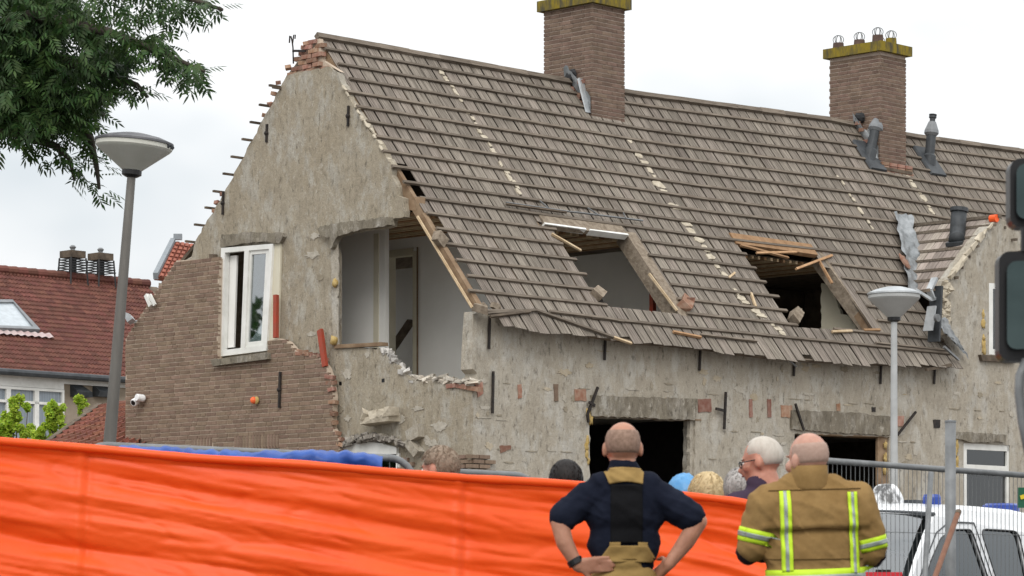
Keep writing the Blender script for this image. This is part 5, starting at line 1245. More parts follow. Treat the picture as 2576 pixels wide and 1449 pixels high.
for nm, (u0, v0, Y0, u1, v1, Y1), lab in (('site_fence', (200, 1120, 18.2, 1042, 1152, 18.6), 'round-cornered steel barrier carrying the blue tarpaulin'), ('site_fence', (1085, 1186, 19.6, 1352, 1196, 19.9), 'short length of steel barrier rail just left of the black-haired head')):
    a_, b_ = wp(u0, v0, Y0), wp(u1, v1, Y1)
    fence_panel(nm, (a_.x, a_.y, 0), (b_.x, b_.y, 0), a_.z, b_.z, lab, [(0, a_.z - .16, .021), (1, b_.z - .16, .021)], True, True, .05, .022)
a_, b_ = wp(2060, 1157, 21.4), wp(2620, 1199, 23.0)
ff = fence_panel('site_fence', (a_.x, a_.y, 0), (b_.x, b_.y, 0), a_.z, b_.z, 'tall wire mesh site fence in front of the white van', [(0, a_.z, .021)], False, True, .046, .022)
p0_, p1_ = wp(2342, 1188, 22.1), wp(2326, 1460, 21.9)
k = MB(); k.tube([p1_ + (p1_ - p0_) * 1.2 - Vector((a_.x, a_.y, 0)), p0_ - Vector((a_.x, a_.y, 0))], .020, 10); k.build('upright', M['galv'], ff, True)
pp = wp(2391, 1062, 19.0); k = MB(); k.tube([(0, 0, .0), (0, 0, pp.z)], .034, 18); po = k.build('steel_post', M['galv'], None, True); po.location = (pp.x, pp.y, 0); tag(po, 'thick upright galvanised steel post standing in front of the fence', 'post')
k = MB(); k.lathe([(.036, pp.z - .001), (.036, pp.z + .01), (.01, pp.z + .014)], 16); k.build('post_cap', M['midgrey'], po)
s0, s1 = wp(2411, 1288, 18.6), wp(2352, 1452, 18.0); s2 = s1 + (s1 - s0) * ((s1.z - .02) / (s0.z - s1.z))
k = MB(); k.tube([s2, s0], [.017, .017], 12); st = k.build('broom_handle', mat('handle_brown', (.16, .062, .03), (.22, .095, .05), rough=.6, scale=6, stretch=(3, 3, .5)), None, True); tag(st, 'brown wooden broom handle leaning against the steel post', 'handle')
k = MB(); k.tube([s0 - (s0 - s2).normalized() * .03, s0 + (s0 - s2).normalized() * .006], .0185, 12); k.build('end_cap', M['wood_dark'], st)
sg = empty('green_sign', tuple(wp(2590, 1252, 22.6))); tag(sg, 'small dark green sign with a yellow mark at the right picture edge', 'sign')
k = MB(); k.box(-.085, .06, -.01, .01, -.075, .075); k.build('plate', mat('sign_green', (.012, .085, .045), rough=.5, bump=0), sg)
k = MB(); k.bar((-.07, -.013, 0), (-.04, -.013, .01), .012, .03); k.build('mark', mat('sign_yellow', (.6, .45, .03), rough=.5, bump=0), sg)

# ------------------------------------------------------------------ white police van
vpaint = mat('white_car_paint', (.70, .71, .72), (.76, .77, .78), rough=.25, spec=.5, scale=1, bump=0)
van_o = Vector((2.92, 25.0, 0))
VA_ = math.radians(61)
van = empty('van', (van_o.x, van_o.y, 0), VA_); tag(van, 'white van with blue roof beacons parked behind the wire fence', 'van')
# local: +x towards the rear (away), y across; nose at x = -2.3
zR = ZC + (VH - 1270) / F * 25.0
RW, BW, ZB = .66, .86, 1.08
def gpt(x, z, side, d=0.0):   # on the tumbling side plane
    f = (z - ZB) / (zR - ZB); return Vector((x, side * (BW - .14 * f - .10 * max(0, f - .75) / .25 * max(0, f - .75) / .25 + d), z))
PROF = [(-1.30, ZB), (-1.02, 1.30), (-.70, 1.52), (-.42, 1.67), (-.15, zR - .045), (.20, zR - .01), (.8, zR), (1.6, zR - .005), (2.1, zR - .04), (2.28, 1.55), (2.36, ZB)]
secs = []
ST = [(-2.35, .45, .62, .55), (-2.25, .72, .80, .78), (-1.9, .84, .93, .97), (-1.28, .88, 1.02, 1.06), (-.3, .88, .78, ZB), (1.0, .88, .78, ZB), (2.3, .88, .78, ZB), (2.36, .86, .78, ZB)]
for x, hw_, zm_, zt_ in ST: secs.append([Vector((x, -hw_, .32)), Vector((x, -hw_, zm_)), Vector((x, -hw_ * .97, zt_)), Vector((x, 0, zt_ + .02)), Vector((x, hw_ * .97, zt_)), Vector((x, hw_, zm_)), Vector((x, hw_, .32))])
k = MB(); vs = [p for s_ in secs for p in s_]; fs = []
for i in range(len(secs) - 1):
    for j in range(6): fs.append((i * 7 + j, i * 7 + j + 1, (i + 1) * 7 + j + 1, (i + 1) * 7 + j))
    fs.append((i * 7, (i + 1) * 7, (i + 1) * 7 + 6, i * 7 + 6))
fs += [tuple(range(7)), tuple(len(vs) - 7 + j for j in range(7))]
k.add(vs, fs); k.build('body', vpaint, van, False)
def rnd(q, n=4, f=.16):    # rounds the corners of an outline
    out = []
    for i in range(len(q)):
        a_, b_, c_ = Vector(q[i - 1]), Vector(q[i]), Vector(q[(i + 1) % len(q)])
        p0, p1 = b_ + (a_ - b_) * f, b_ + (c_ - b_) * f
        for j in range(n + 1): t = j / n; out.append(tuple(p0 * (1 - t) ** 2 + b_ * 2 * t * (1 - t) + p1 * t * t))
    return out
WINS = [('front_side_window', rnd([(-1.00, ZB + .02), (-.74, 1.30), (-.42, 1.49), (-.12, 1.565), (.32, 1.575), (.52, ZB + .02)])), ('rear_side_window', rnd([(.70, ZB + .02), (.52, 1.585), (1.44, 1.585), (1.48, ZB + .02)])), ('rear_quarter_window', rnd([(1.64, ZB + .02), (1.60, 1.58), (1.98, 1.56), (2.12, ZB + .02)]))]
for sd_ in (-1, 1):
    k = MB(); k.slab([PROF] + [w for _, w in WINS], lambda x, y, d: gpt(x, y, sd_, d), -.035, .0); k.build('side_frame', vpaint, van)
    for nm, w in WINS:
        k = MB(); k.slab([w], lambda x, y, d: gpt(x, y, sd_, d), -.022, -.018); k.build(nm, M['glass_car'], van)
        k = MB(); k.tube([gpt(x, y, sd_, .002) for x, y in w + w[:1]], .006, 6, False); k.build('window_seal', M['black'], van)
    k = MB(); k.tube([gpt(x, y, sd_, .003) for x, y in [(-1.12, ZB + .03), (-.84, 1.31), (-.50, 1.53), (-.16, 1.625), (.40, 1.63)]], .006, 6); k.build('door_gap', M['dkgrey'], van, True)
    k = MB(); k.tube([gpt(x, y, sd_, .003) for x, y in [(.40, 1.63), (.42, 1.58), (.62, ZB)]], .005, 6); k.build('door_gap', M['dkgrey'], van, True)
def shell(name, q, mt, inset=0.0):
    k = MB(); n = 14; R_ = [gpt(x, z, 1, -inset) for x, z in q]
    def f(s_, t):
        e = t * (len(q) - 1); j = min(int(e), len(q) - 2); r_ = R_[j].lerp(R_[j + 1], e - j); y = (s_ * 2 - 1)
        return Vector((r_.x - .05 * (1 - y * y) * (1 if r_.x < 0 else 0), r_.y * y, r_.z + .03 * (1 - y * y)))
    k.grid(f, n, (len(q) - 1) * 3); return k.build(name, mt, van, True, False)
shell('windscreen', PROF[0:4], glass('windscreen_glass', (.40, .45, .45), .20), .09)
k = MB()
shell('roof_panel', PROF[3:9], vpaint); shell('tailgate', PROF[8:11], vpaint)
k = MB(); k.tube([gpt(PROF[3][0], PROF[3][1], 1) * 1.0 - Vector((0, gpt(*PROF[3], 1).y * 2 * t, -.03 * (1 - (1 - 2 * t) ** 2) - .004)) for t in [i / 10 for i in range(11)]], .022, 6); k.build('screen_seal', M['dkgrey'], van)
k = MB(); k.box(-1.0, 2.2, -.7, .7, .7, 1.04); k.build('interior_floor', M['dkgrey'], van)
for x, y in ((-.1, -.38), (-.1, .38), (.95, -.4), (.95, .4)):
    k = MB(); k.bar((x, y, .9), (x + .14, y, 1.38), .44, .11, (1, 0, 0)); k.bar((x + .15, y, 1.39), (x + .18, y, 1.54), .22, .08, (1, 0, 0)); k.build('seat', M['dkgrey'], van)
k = MB(); k.box(-.95, -.60, -.7, .7, 1.04, 1.16); k.build('dashboard', M['dkgrey'], van)
k = MB(); A_ = [(-.52 + .19 * math.cos(i * .524) * .35, -.38 + .19 * math.sin(i * .524), 1.2 + .19 * math.cos(i * .524)) for i in range(13)]; k.tube(A_, .016, 6); k.build('steering_wheel', M['black'], van)
for sd_ in (-1, 1):
    k = MB(); k.ball((-.80, sd_ * 1.02, 1.10), (.06, .12, .09), 10, 7); k.build('side_mirror', M['black'], van, True)
for x in (-1.45, 1.5):
    for sd_ in (-1, 1):
        Mx = Matrix.Translation((x, sd_ * .80, .33)) @ Matrix.Rotation(math.pi / 2, 4, 'X'); k = MB(); k.lathe([(.2, -.1), (.31, -.1), (.33, -.06), (.33, .06), (.31, .1), (.2, .1)], 24, Mx); w_ = k.build('wheel', M['black'], van)
        k = MB(); k.lathe([(.02, -.105), (.19, -.102), (.19, .102), (.02, .105)], 18, Mx); k.build('rim', M['zinc'], w_)
def van_loc(u, v):   # point on the roof top plane
    p = hit(u, v, Vector((0, 25, zR)), Vector((0, 1, 0))); return p
VMi = (Matrix.Translation((van_o.x, van_o.y, 0)) @ Matrix.Rotation(VA_, 4, 'Z')).inverted()
def onroof(u, Yoff=0):
    p = VMi @ Vector(((u - CX) / F * (25 + Yoff), 25 + Yoff, zR)); return p
bl = mat('blue_beacon', (.012, .035, .22), (.03, .07, .32), rough=.25, spec=.5, bump=0)
for (u, yo, sx, sz, mt) in ((2344, .0, .075, .085, bl), (2518, 1.5, .16, .06, bl)):
    c = onroof(u, yo); k = MB(); k.lathe([(sx, zR - .01), (sx * 1.0, zR + sz * .7), (sx * .85, zR + sz), (.01, zR + sz * 1.02)], 20, Matrix.Translation((c.x, c.y, 0))); k.build('roof_beacon', mt, van)
c = onroof(2300, .2); k = MB(); k.box(c.x - .1, c.x + .1, c.y - .05, c.y + .05, zR - .01, zR + .045); k.build('beacon_foot', M['dkgrey'], van)
c = onroof(2229, .2); dm = MB()
dm.lathe([(.205, zR - .03), (.20, zR + .0), (.165, zR + .09), (.115, zR + .155), (.08, zR + .175), (.01, zR + .18)], 24, Matrix.Translation((c.x, c.y, 0)) @ Matrix.Diagonal((.8, .8, 1, 1)))
dome = dm.build('roof_dome', mat('dome_plastic', (.10, .10, .10), (.72, .73, .74), rough=.35, scale=7, stretch=(1, 1, .5), lo=.44, hi=.54, bump=.1), van, True)
k = MB(); k.lathe([(.24, zR - .04), (.24, zR - .005), (.2, zR + .005)], 24, Matrix.Translation((c.x, c.y, 0)) @ Matrix.Diagonal((.8, .8, 1, 1))); k.build('dome_foot', M['dkgrey'], dome)
c = wp(2222, 1446, 23.6); k = MB(); k.box(-.14, .14, -.05, .05, -.16, .02); rbx = k.build('red_case', mat('red_case', (.42, .02, .03), rough=.4, bump=0)); 
tag(rbx, 'red case edge low beside the fire coat, in front of the van', 'case'); rbx.location = (c.x, c.y, c.z)
k = MB(); k.bar((-.06, 0, .03), (.06, 0, .03), .02, .02); k.build('grip', M['black'], rbx)
k = MB(); k.box(-.12, .12, -.04, .04, -c.z + .01, -.162); k.build('stand', M['dkgrey'], rbx)

# ------------------------------------------------------------------ truck whose mirrors reach in at the right
trk = empty('truck', (2.0, 10.6, 0)); tag(trk, 'truck at the right edge whose black mirrors reach into view', 'truck')
tr_m = mat('truck_white', (.5, .52, .53), rough=.3, bump=0)
k = MB(); k.box(.08, 2.4, -2.2, -.1, .5, 2.9); k.build('cab', tr_m, trk); k = MB(); k.box(.1, 2.45, -6, -2.3, .6, 3.0); k.build('box_body', tr_m, trk)
k = MB(); k.box(.06, .079, -1.7, -.5, 1.6, 2.5); k.build('side_window', M['glass_dark'], trk)
for y in (-1.1, -4.6):
    for x in (.25, 2.2): k = MB(); k.lathe([(.3, -.14), (.48, -.12), (.5, 0), (.48, .12), (.3, .14)], 24, Matrix.Translation((x, y, .5)) @ Matrix.Rotation(math.pi / 2, 4, 'Y')); k.build('wheel', M['black'], trk)
def rbox(cx, cz, w, h, y0, y1, rad):
    pts = []
    for sx, sz, a0 in ((1, 1, 0), (-1, 1, 90), (-1, -1, 180), (1, -1, 270)):
        for i in range(5): an = math.radians(a0 + i * 22.5); pts.append((cx + sx * (w / 2 - rad) + rad * math.cos(an), cz + sz * (h / 2 - rad) + rad * math.sin(an)))
    return pts
TYm = 10.0
mir_g = mat('mirror_glass', (.055, .075, .075), rough=.03, metal=1.0, bump=0)
for (u0, u1, v0, v1, lab) in ((2541, 2612, 398, 572, 0), (2513, 2610, 632, 908, 1)):
    c0, c1 = wp(u0, v0, TYm), wp(u1, v1, TYm); cx_ = (c0.x + c1.x) / 2 - 2.0; cz_ = (c0.z + c1.z) / 2; w_ = c1.x - c0.x; h_ = c0.z - c1.z
    o_ = rbox(cx_, cz_, w_, h_, 0, 0, .035); k = MB(); k.slab([o_], lambda x, y, d: (x, d, y), TYm - 10.6, TYm - 10.6 + .09); mi_ = k.build('mirror_housing', M['black'], trk)
    i_ = rbox(cx_, cz_, w_ * .66, h_ * .80, 0, 0, .03); k = MB(); k.slab([i_], lambda x, y, d: (x, d - (x - cx_) * .20 - .035, y), TYm - 10.6 - .004, TYm - 10.6 - .001); k.build('mirror_glass', M['glass_mirror'] if 'glass_mirror' in M else mir_g, mi_)
pts = [wp(2583, 905, TYm), wp(2566, 945, TYm), wp(2564, 990, TYm), wp(2572, 1060, TYm), wp(2590, 1150, TYm), wp(2640, 1180, TYm)]
k = MB(); k.tube([p - Vector((2.0, 10.6, 0)) for p in pts] + [Vector((.1, -.5, pts[-1].z - .05))], .016, 10); k.build('mirror_arm', M['galv'], trk, True)
k = MB(); k.tube([wp(2580, 572, TYm) - Vector((2.0, 10.6, 0)), wp(2580, 632, TYm) - Vector((2.0, 10.6, 0))], .016, 8); k.build('mirror_link', M['black'], trk)
k = MB(); k.tube([wp(2600, 480, TYm) - Vector((2.0, 10.6, 0)), Vector((.15, -.4, 2.45))], .018, 8); k.build('mirror_arm', M['black'], trk)

# ------------------------------------------------------------------ people
def blob(name, prims, voxel, mt, parent, smooth_it=3, disp=None):
    """one continuous surface grown from overlapping tapered limbs and ellipsoids"""
    k = MB()
    for p in prims:
        if p[0] == 'cap':
            _, a, b, ra, rb = p; a, b = Vector(a), Vector(b); n = 5
            pts = [a.lerp(b, i / n) for i in range(n + 1)]; k.tube(pts, [ra + (rb - ra) * i / n for i in range(n + 1)], 14)
            k.ball(a, ra, 14, 9); k.ball(b, rb, 14, 9)
        else:
            _, c, r = p[:3]; rot = p[3] if len(p) > 3 else None
            o = len(k.v); k.ball((0, 0, 0), r, 20, 14)
            mx = Matrix.Translation(c) @ (rot if rot else Matrix.Identity(4)); k.v[o:] = [tuple(mx @ Vector(v)) for v in k.v[o:]]
    o = k.build(name, mt, None, True)
    md = o.modifiers.new('r', 'REMESH'); md.mode = 'VOXEL'; md.voxel_size = voxel; md.use_smooth_shade = True
    s_ = o.modifiers.new('s', 'SMOOTH'); s_.factor = .6; s_.iterations = smooth_it
    dg = bpy.context.evaluated_depsgraph_get(); me = bpy.data.meshes.new_from_object(o.evaluated_get(dg))
    bpy.data.objects.remove(o); me.name = name
    if disp:
        nr = [v.normal.copy() for v in me.vertices]
        for v, n_ in zip(me.vertices, nr): v.co += n_ * disp(v.co)
    me.polygons.foreach_set('use_smooth', [True] * len(me.polygons))
    me.materials.clear(); me.materials.append(mt); me.update()
    return link(name, me, parent)
def skin(name, c, c2): 
    m_ = mat(name, tuple(q * .80 for q in c), tuple(q * 1.04 for q in c2), rough=.52, spec=.35, scale=13, lo=.3, hi=.7, bump=.2, bscale=80, bdist=.003)
    m_.node_tree.nodes['Principled BSDF'].inputs['Subsurface Weight'].default_value = .12; m_.node_tree.nodes['Principled BSDF'].inputs['Subsurface Radius'].default_value = (.02, .008, .004); return m_
SK = [skin('skin_a', (.40, .185, .115), (.47, .24, .16)), skin('skin_b', (.46, .235, .17), (.54, .30, .225)), skin('skin_c', (.43, .185, .125), (.52, .25, .175))]
def cloth(name, c, c2=None, s=7): return mat(name, c, c2, rough=.9, spec=.12, scale=s, bump=.35, bscale=55, bdist=.006)
navy = cloth('navy_cotton', (.006, .008, .017), (.011, .014, .026)); tan = cloth('tan_aramid', (.27, .175, .062), (.34, .225, .085)); coat_m = cloth('coat_aramid', (.215, .130, .048), (.285, .180, .072))
blk = cloth('black_elastic', (.006, .006, .007)); darkcuff = cloth('dark_cuff', (.016, .011, .014))
hiv = mat('hivis_yellow', (.50, .72, .02), (.56, .80, .04), rough=.6, bump=.1); silver = mat('reflective_silver', (.27, .31, .29), (.36, .40, .38), rough=.4, spec=.5, metal=.2, bump=.1)
def rotz(a): return Matrix.Rotation(a, 4, 'Z')
def head_prims(c, yaw, s=1.0, tilt=0.0):
    """c = centre of the head; facing +y before yaw"""
    Rm = Matrix.Translation(c) @ rotz(yaw) @ Matrix.Rotation(tilt, 4, 'X') @ Matrix.Scale(s, 4); Rr = rotz(yaw) @ Matrix.Rotation(tilt, 4, 'X')
    T = lambda x, y, z: Rm @ Vector((x, y, z))
    P = [('ell', T(0, -.012, .022), (.075 * s, .094 * s, .090 * s), Rr), ('ell', T(0, .022, -.035), (.060 * s, .070 * s, .072 * s), Rr), ('ell', T(0, .052, -.082), (.036 * s, .034 * s, .030 * s), Rr),
         ('cap', T(0, .088, .004), T(0, .106, -.030), .010 * s, .015 * s), ('ell', T(0, .078, .022), (.045 * s, .016 * s, .010 * s), Rr), ('ell', T(0, .088, -.056), (.024 * s, .010 * s, .009 * s), Rr),
         ('cap', T(0, -.012, -.06), T(0, -.03, -.17), .058 * s, .062 * s)]
    for sx in (-1, 1): P += [('ell', T(sx * .079, -.008, -.008), (.011 * s, .021 * s, .033 * s), Rr), ('ell', T(sx * .045, .055, -.022), (.026 * s, .03 * s, .026 * s), Rr)]
    return P, Rm
def hair(name, Rm, mt, parent, cover, thick=.012, rough=.25, seed=0.0, fine=40, strands=0, slen=.018, curl=1.0):
    """shell over the skull; cover(az, el) -> thickness factor (az 0 = face, el -1..1)"""
    V = []; Fc = []; n, m_ = 44, 26; keep = {}
    for j in range(m_ + 1):
        th = math.pi * j / m_
        for i in range(n):
            a = 2 * math.pi * i / n; d = Vector((math.sin(th) * math.sin(a), math.sin(th) * math.cos(a), math.cos(th))); az = math.degrees(math.atan2(d.x, d.y)); el = d.z
            cv = sum(cover(abs(az + q1), el + q2) for q1 in (-9, 0, 9) for q2 in (-.09, 0, .09)) / 9; cv = cv if cv > .12 else 0; rr_ = 1.0 + (thick * cv) / .085 * (1 + rough * noise.noise(d * 9 + Vector((seed, 0, 0))) + rough * .7 * noise.noise(d * fine + Vector((0, seed, 0)))) if cv > 0 else .93
            V.append(Rm @ Vector((d.x * .0765 * rr_, -.012 + d.y * .0955 * rr_, .022 + d.z * .0915 * rr_)))
    for j in range(m_):
        for i in range(n): Fc.append((j * n + i, (j + 1) * n + i, (j + 1) * n + (i + 1) % n, j * n + (i + 1) % n))
    k = MB(); k.v = [tuple(p) for p in V]; k.f = Fc; k.mi = [0] * len(Fc); sh_ = k.build(name, mt, parent, True)
    if strands:
        k = MB(); rs_ = random.Random(int(seed * 10) + 3); c0 = Rm @ Vector((0, -.012, .022))
        for _ in range(strands):
            th = math.acos(rs_.uniform(-1, 1)); a = rs_.uniform(0, 6.283); d = Vector((math.sin(th) * math.sin(a), math.sin(th) * math.cos(a), math.cos(th)))
            if cover(abs(math.degrees(math.atan2(d.x, d.y))), d.z) <= 0: continue
            r0 = 1 + thick * .8 / .085; p = Vector((d.x * .0765 * r0, -.012 + d.y * .0955 * r0, .022 + d.z * .0915 * r0))
            w_ = Vector((0, -.5, -.7)) + Vector((rs_.gauss(0, .5), rs_.gauss(0, .5), rs_.gauss(0, .4))) * curl; g_ = ((w_ - d * w_.dot(d)).normalized() + d * .16).normalized(); L = slen * rs_.uniform(.5, 1.3); x = g_.cross(d).normalized() * .0016
            q = p + g_ * L * .6 + d * .003; e = p + g_ * L + Vector((0, -.002, -.006)) * (L / .02)
            k.add([Rm @ v for v in (p - x, p + x, q + x * .8, e, q - x * .8)], [(0, 1, 2, 3, 4)])
        k.build(name + '_strands', mt, parent, False, False)['kind'] = 'stuff'
    return sh_
def face(Rm, parent, brow):
    wm = bpy.data.materials.get('eye_white') or mat('eye_white', (.6, .58, .55), rough=.3, bump=0); im = bpy.data.materials.get('iris') or mat('iris', (.03, .03, .03), rough=.2, bump=0); lm = bpy.data.materials.get('lip') or mat('lip', (.30, .10, .085), rough=.5, bump=0)
    for sx in (-1, 1):
        k = MB(); k.ball(Rm @ Vector((sx * .031, .074, .0)), .0125, 10, 8); e = k.build('eye', wm, parent, True)
        k = MB(); k.ball(Rm @ Vector((sx * .031, .0835, .0)), .0055, 8, 6); k.build('iris', im, e, True)
        k = MB(); k.bar(Rm @ Vector((sx * .016, .088, .021)), Rm @ Vector((sx * .048, .078, .023)), .008, .007); k.build('eyebrow', brow, parent)
    k = MB(); k.tube([Rm @ Vector((-.022, .091, -.057)), Rm @ Vector((0, .099, -.056)), Rm @ Vector((.022, .091, -.057))], [.003, .006, .003], 6); k.build('mouth', lm, parent, True)
def hand(wrist, d, palm_n, thumb_side, curl=.35, s=1.0):
    """palm and five unequal, bent fingers; returns limbs for the body surface"""
    w = Vector(wrist); d = Vector(d).normalized(); n = Vector(palm_n); n = (n - d * n.dot(d)).normalized(); x = d.cross(n) * thumb_side
    P = []
    for o in (-.026, -.009, .009, .026): P.append(('cap', w + d * .005 + x * o * .6, w + d * .085 * s + x * o, .017, .013))
    for o, L in ((.030, .070), (.010, .080), (-.010, .075), (-.029, .058)):
        p = w + d * .088 * s + x * o; dd = d
        for q in range(3):
            dd = (dd + n * curl * .8).normalized(); e = p + dd * L * s * (.45, .32, .23)[q]; P.append(('cap', p, e, .0095 - q * .001, .009 - q * .001)); p = e
    p = w + d * .03 + x * .030; e = p + (d * .6 + x * .8).normalized() * .042; P.append(('cap', p, e, .013, .011)); P.append(('cap', e, e + (d * .9 + x * .25 + n * curl * .4).normalized() * .036, .0105, .009))
    return P
def project(name, mesh_obj, to, dirn, pts2d, mt, parent, off=.004, n=(8, 24)):
    """strip of cloth laid on a garment: pts2d(s, t) gives a start point, cast along dirn"""
    me = mesh_obj.data; bv = BVHTree.FromPolygons([v.co for v in me.vertices], [tuple(p.vertices) for p in me.polygons]); D = Vector(dirn).normalized(); k = MB(); G_ = {}
    for j in range(n[1] + 1):
        for i in range(n[0] + 1):
            o = Vector(pts2d(i / n[0], j / n[1])); d_ = D if to is None else (Vector(to(i / n[0], j / n[1])) - o).normalized(); h = bv.ray_cast(o, d_)
            if h[0] is not None: G_[(i, j)] = len(k.v); k.v.append(tuple(h[0] - d_ * off))
    for j in range(n[1]):
        for i in range(n[0]):
            q = [(i, j), (i + 1, j), (i + 1, j + 1), (i, j + 1)]
            if all(c in G_ for c in q): k.f.append(tuple(G_[c] for c in q)); k.mi.append(0)
    o = k.build(name, mt, parent, True, False); o.modifiers.new('t', 'SOLIDIFY').thickness = .003; return o

# --- firefighter in a navy T-shirt, hands on hips
Y1 = 13.6; u1_ = 1572.0
f1 = empty('person', ((u1_ - CX) / F * Y1, Y1, 0)); tag(f1, 'bald person from behind in navy T-shirt and tan braced trousers, hands on hips', 'person', 'people')
hc = Vector((-.010, .0, 1.653)); hp, RM = head_prims(hc, 0.0, 1.02)
B = hp + [('cap', (-.008, -.02, 1.56), (0, -.015, 1.44), .062, .085), ('ell', (0, 0, 1.30), (.13, .085, .16)), ('ell', (0, 0, 1.12), (.12, .085, .14)),
     ('cap', (-.185, -.01, 1.425), (-.292, -.05, 1.325), .047, .041), ('cap', (-.292, -.05, 1.325), (-.268, -.065, 1.23), .042, .039), ('cap', (-.268, -.065, 1.23), (-.212, -.075, 1.128), .039, .027),
     ('cap', (.180, -.01, 1.425), (.322, -.05, 1.325), .047, .041), ('cap', (.322, -.05, 1.325), (.268, -.055, 1.235), .042, .039), ('cap', (.268, -.055, 1.235), (.194, -.06, 1.138), .039, .027),
     ('cap', (0, 0, 1.0), (-.095, 0, .90), .11, .09), ('cap', (0, 0, 1.0), (.095, 0, .90), .11, .09), ('cap', (-.10, 0, .9), (-.12, .0, .50), .085, .06), ('cap', (.10, 0, .9), (.12, 0, .5), .085, .06), ('cap', (-.12, 0, .5), (-.13, -.02, .10), .055, .042), ('cap', (.12, 0, .5), (.13, -.02, .10), .055, .042), ('cap', (-.13, -.03, .06), (-.15, .13, .045), .05, .042), ('cap', (.13, -.03, .06), (.15, .13, .045), .05, .042)]
B += hand((-.212, -.075, 1.128), (.95, -.25, .06), (.1, 1, .15), -1, .10); B += hand((.194, -.06, 1.138), (-.45, .65, -.42), (-1, -.1, .1), 1, .18)
blob('body', B, .0075, SK[0], f1, 2)
hair('stubble', RM, mat('grey_stubble', (.20, .125, .090), (.30, .20, .15), rough=.8, scale=60, bump=.2, bscale=200), f1, lambda az, el: .25 if (az > 55 and el < .62 - .25 * (az > 130) * 0 and el > -.48) else 0, .006, .3)
face(RM, f1, bpy.data.materials['grey_stubble'])
wr = lambda c: .008 * nz3(c.x * 8 + c.z * 7, c.y * 6, c.z * 11) + .005 * nz3(c.x * 20 - c.z * 16 + 4, c.y * 10, c.z * 16) + .005 * (1 - min(1, abs(nz3(c.x * 10 + c.z * 12, c.y * 4, c.z * 9 + 7)) * 5))
T1 = [('cap', (-.005, -.02, 1.555), (0, -.012, 1.49), .066, .092), ('cap', (-.10, -.01, 1.475), (.10, -.01, 1.475), .072, .072), ('cap', (-.165, -.01, 1.435), (-.03, -.01, 1.455), .068, .085), ('cap', (.165, -.01, 1.435), (.03, -.01, 1.455), .068, .085),
      ('ell', (0, 0, 1.37), (.182, .115, .15)), ('ell', (-.004, 0, 1.24), (.160, .108, .16)), ('ell', (-.006, 0, 1.14), (.138, .102, .12)),
      ('cap', (-.175, -.01, 1.425), (-.252, -.032, 1.362), .072, .068), ('cap', (-.252, -.032, 1.362), (-.275, -.04, 1.342), .068, .066), ('cap', (.170, -.01, 1.425), (.262, -.032, 1.365), .072, .070), ('cap', (.262, -.032, 1.365), (.290, -.04, 1.346), .070, .068)]
shirt = blob('t_shirt', T1, .0085, navy, f1, 3, wr)
TR = [('ell', (-.005, -.012, 1.14), (.105, .108, .075)), ('ell', (-.003, 0, 1.06), (.156, .124, .10)), ('ell', (0, 0, .96), (.172, .130, .13)), ('cap', (-.09, 0, .9), (-.12, 0, .5), .105, .09), ('cap', (.09, 0, .9), (.12, 0, .5), .105, .09), ('cap', (-.12, 0, .5), (-.13, -.02, .14), .09, .085), ('cap', (.12, 0, .5), (.13, -.02, .14), .09, .085)]
tro = blob('trousers', TR, .010, tan, f1, 3, lambda c: .007 * nz3(c.x * 8, c.y * 8, c.z * 22) + .004 * nz3(c.x * 20, c.y * 20, c.z * 40))
def zx(x, y): return ((x - 735) / 2038, -.6, 1.796 - y / 2038)
project('braces_yoke', shirt, None, (0, 1, 0), lambda s, t: zx(530 + 375 * s + (58 - 74 * s) * t, 486 - 14 * math.sin(math.pi * s) + (134 + 12 * abs(s - .5)) * t), tan, f1, .008, (24, 10))
project('braces_panel', shirt, None, (0, 1, 0), lambda s, t: zx(600 + 285 * s + (0) * t, 628 + 530 * t), blk, f1, .006, (12, 30))
for x0, x1 in ((590, 688), (845, 932)): project('braces_tab', shirt, None, (0, 1, 0), lambda s, t: zx(x0 + (x1 - x0) * s, 1150 + 34 * t), tan, f1, .010, (6, 4))
project('trouser_back', shirt, None, (0, 1, 0), lambda s, t: zx((590 - 110 * t) + (340 + 210 * t) * s, 1180 + 150 * t), tan, f1, .012, (20, 12))
project('waist_seam', tro, None, (0, 1, 0), lambda s, t: zx(480 + 520 * s, 1296 + 8 * t), cloth('seam_tan', (.20, .13, .045)), f1, .003, (20, 2))
k = MB(); k.lathe([(.0335, -.014), (.036, -.012), (.036, .012), (.0335, .014)], 20, Matrix.Translation((-.222, -.0735, 1.146)) @ Vector((.056, -.01, -.10)).to_track_quat('Z', 'Y').to_matrix().to_4x4()); k.build('wristwatch', M['black'], f1)
for sx in (-1, 1):
    k = MB(); k.ball((sx * .14, .03, .06), (.065, .16, .065), 14, 8); k.build('boot', M['black'], f1, True)

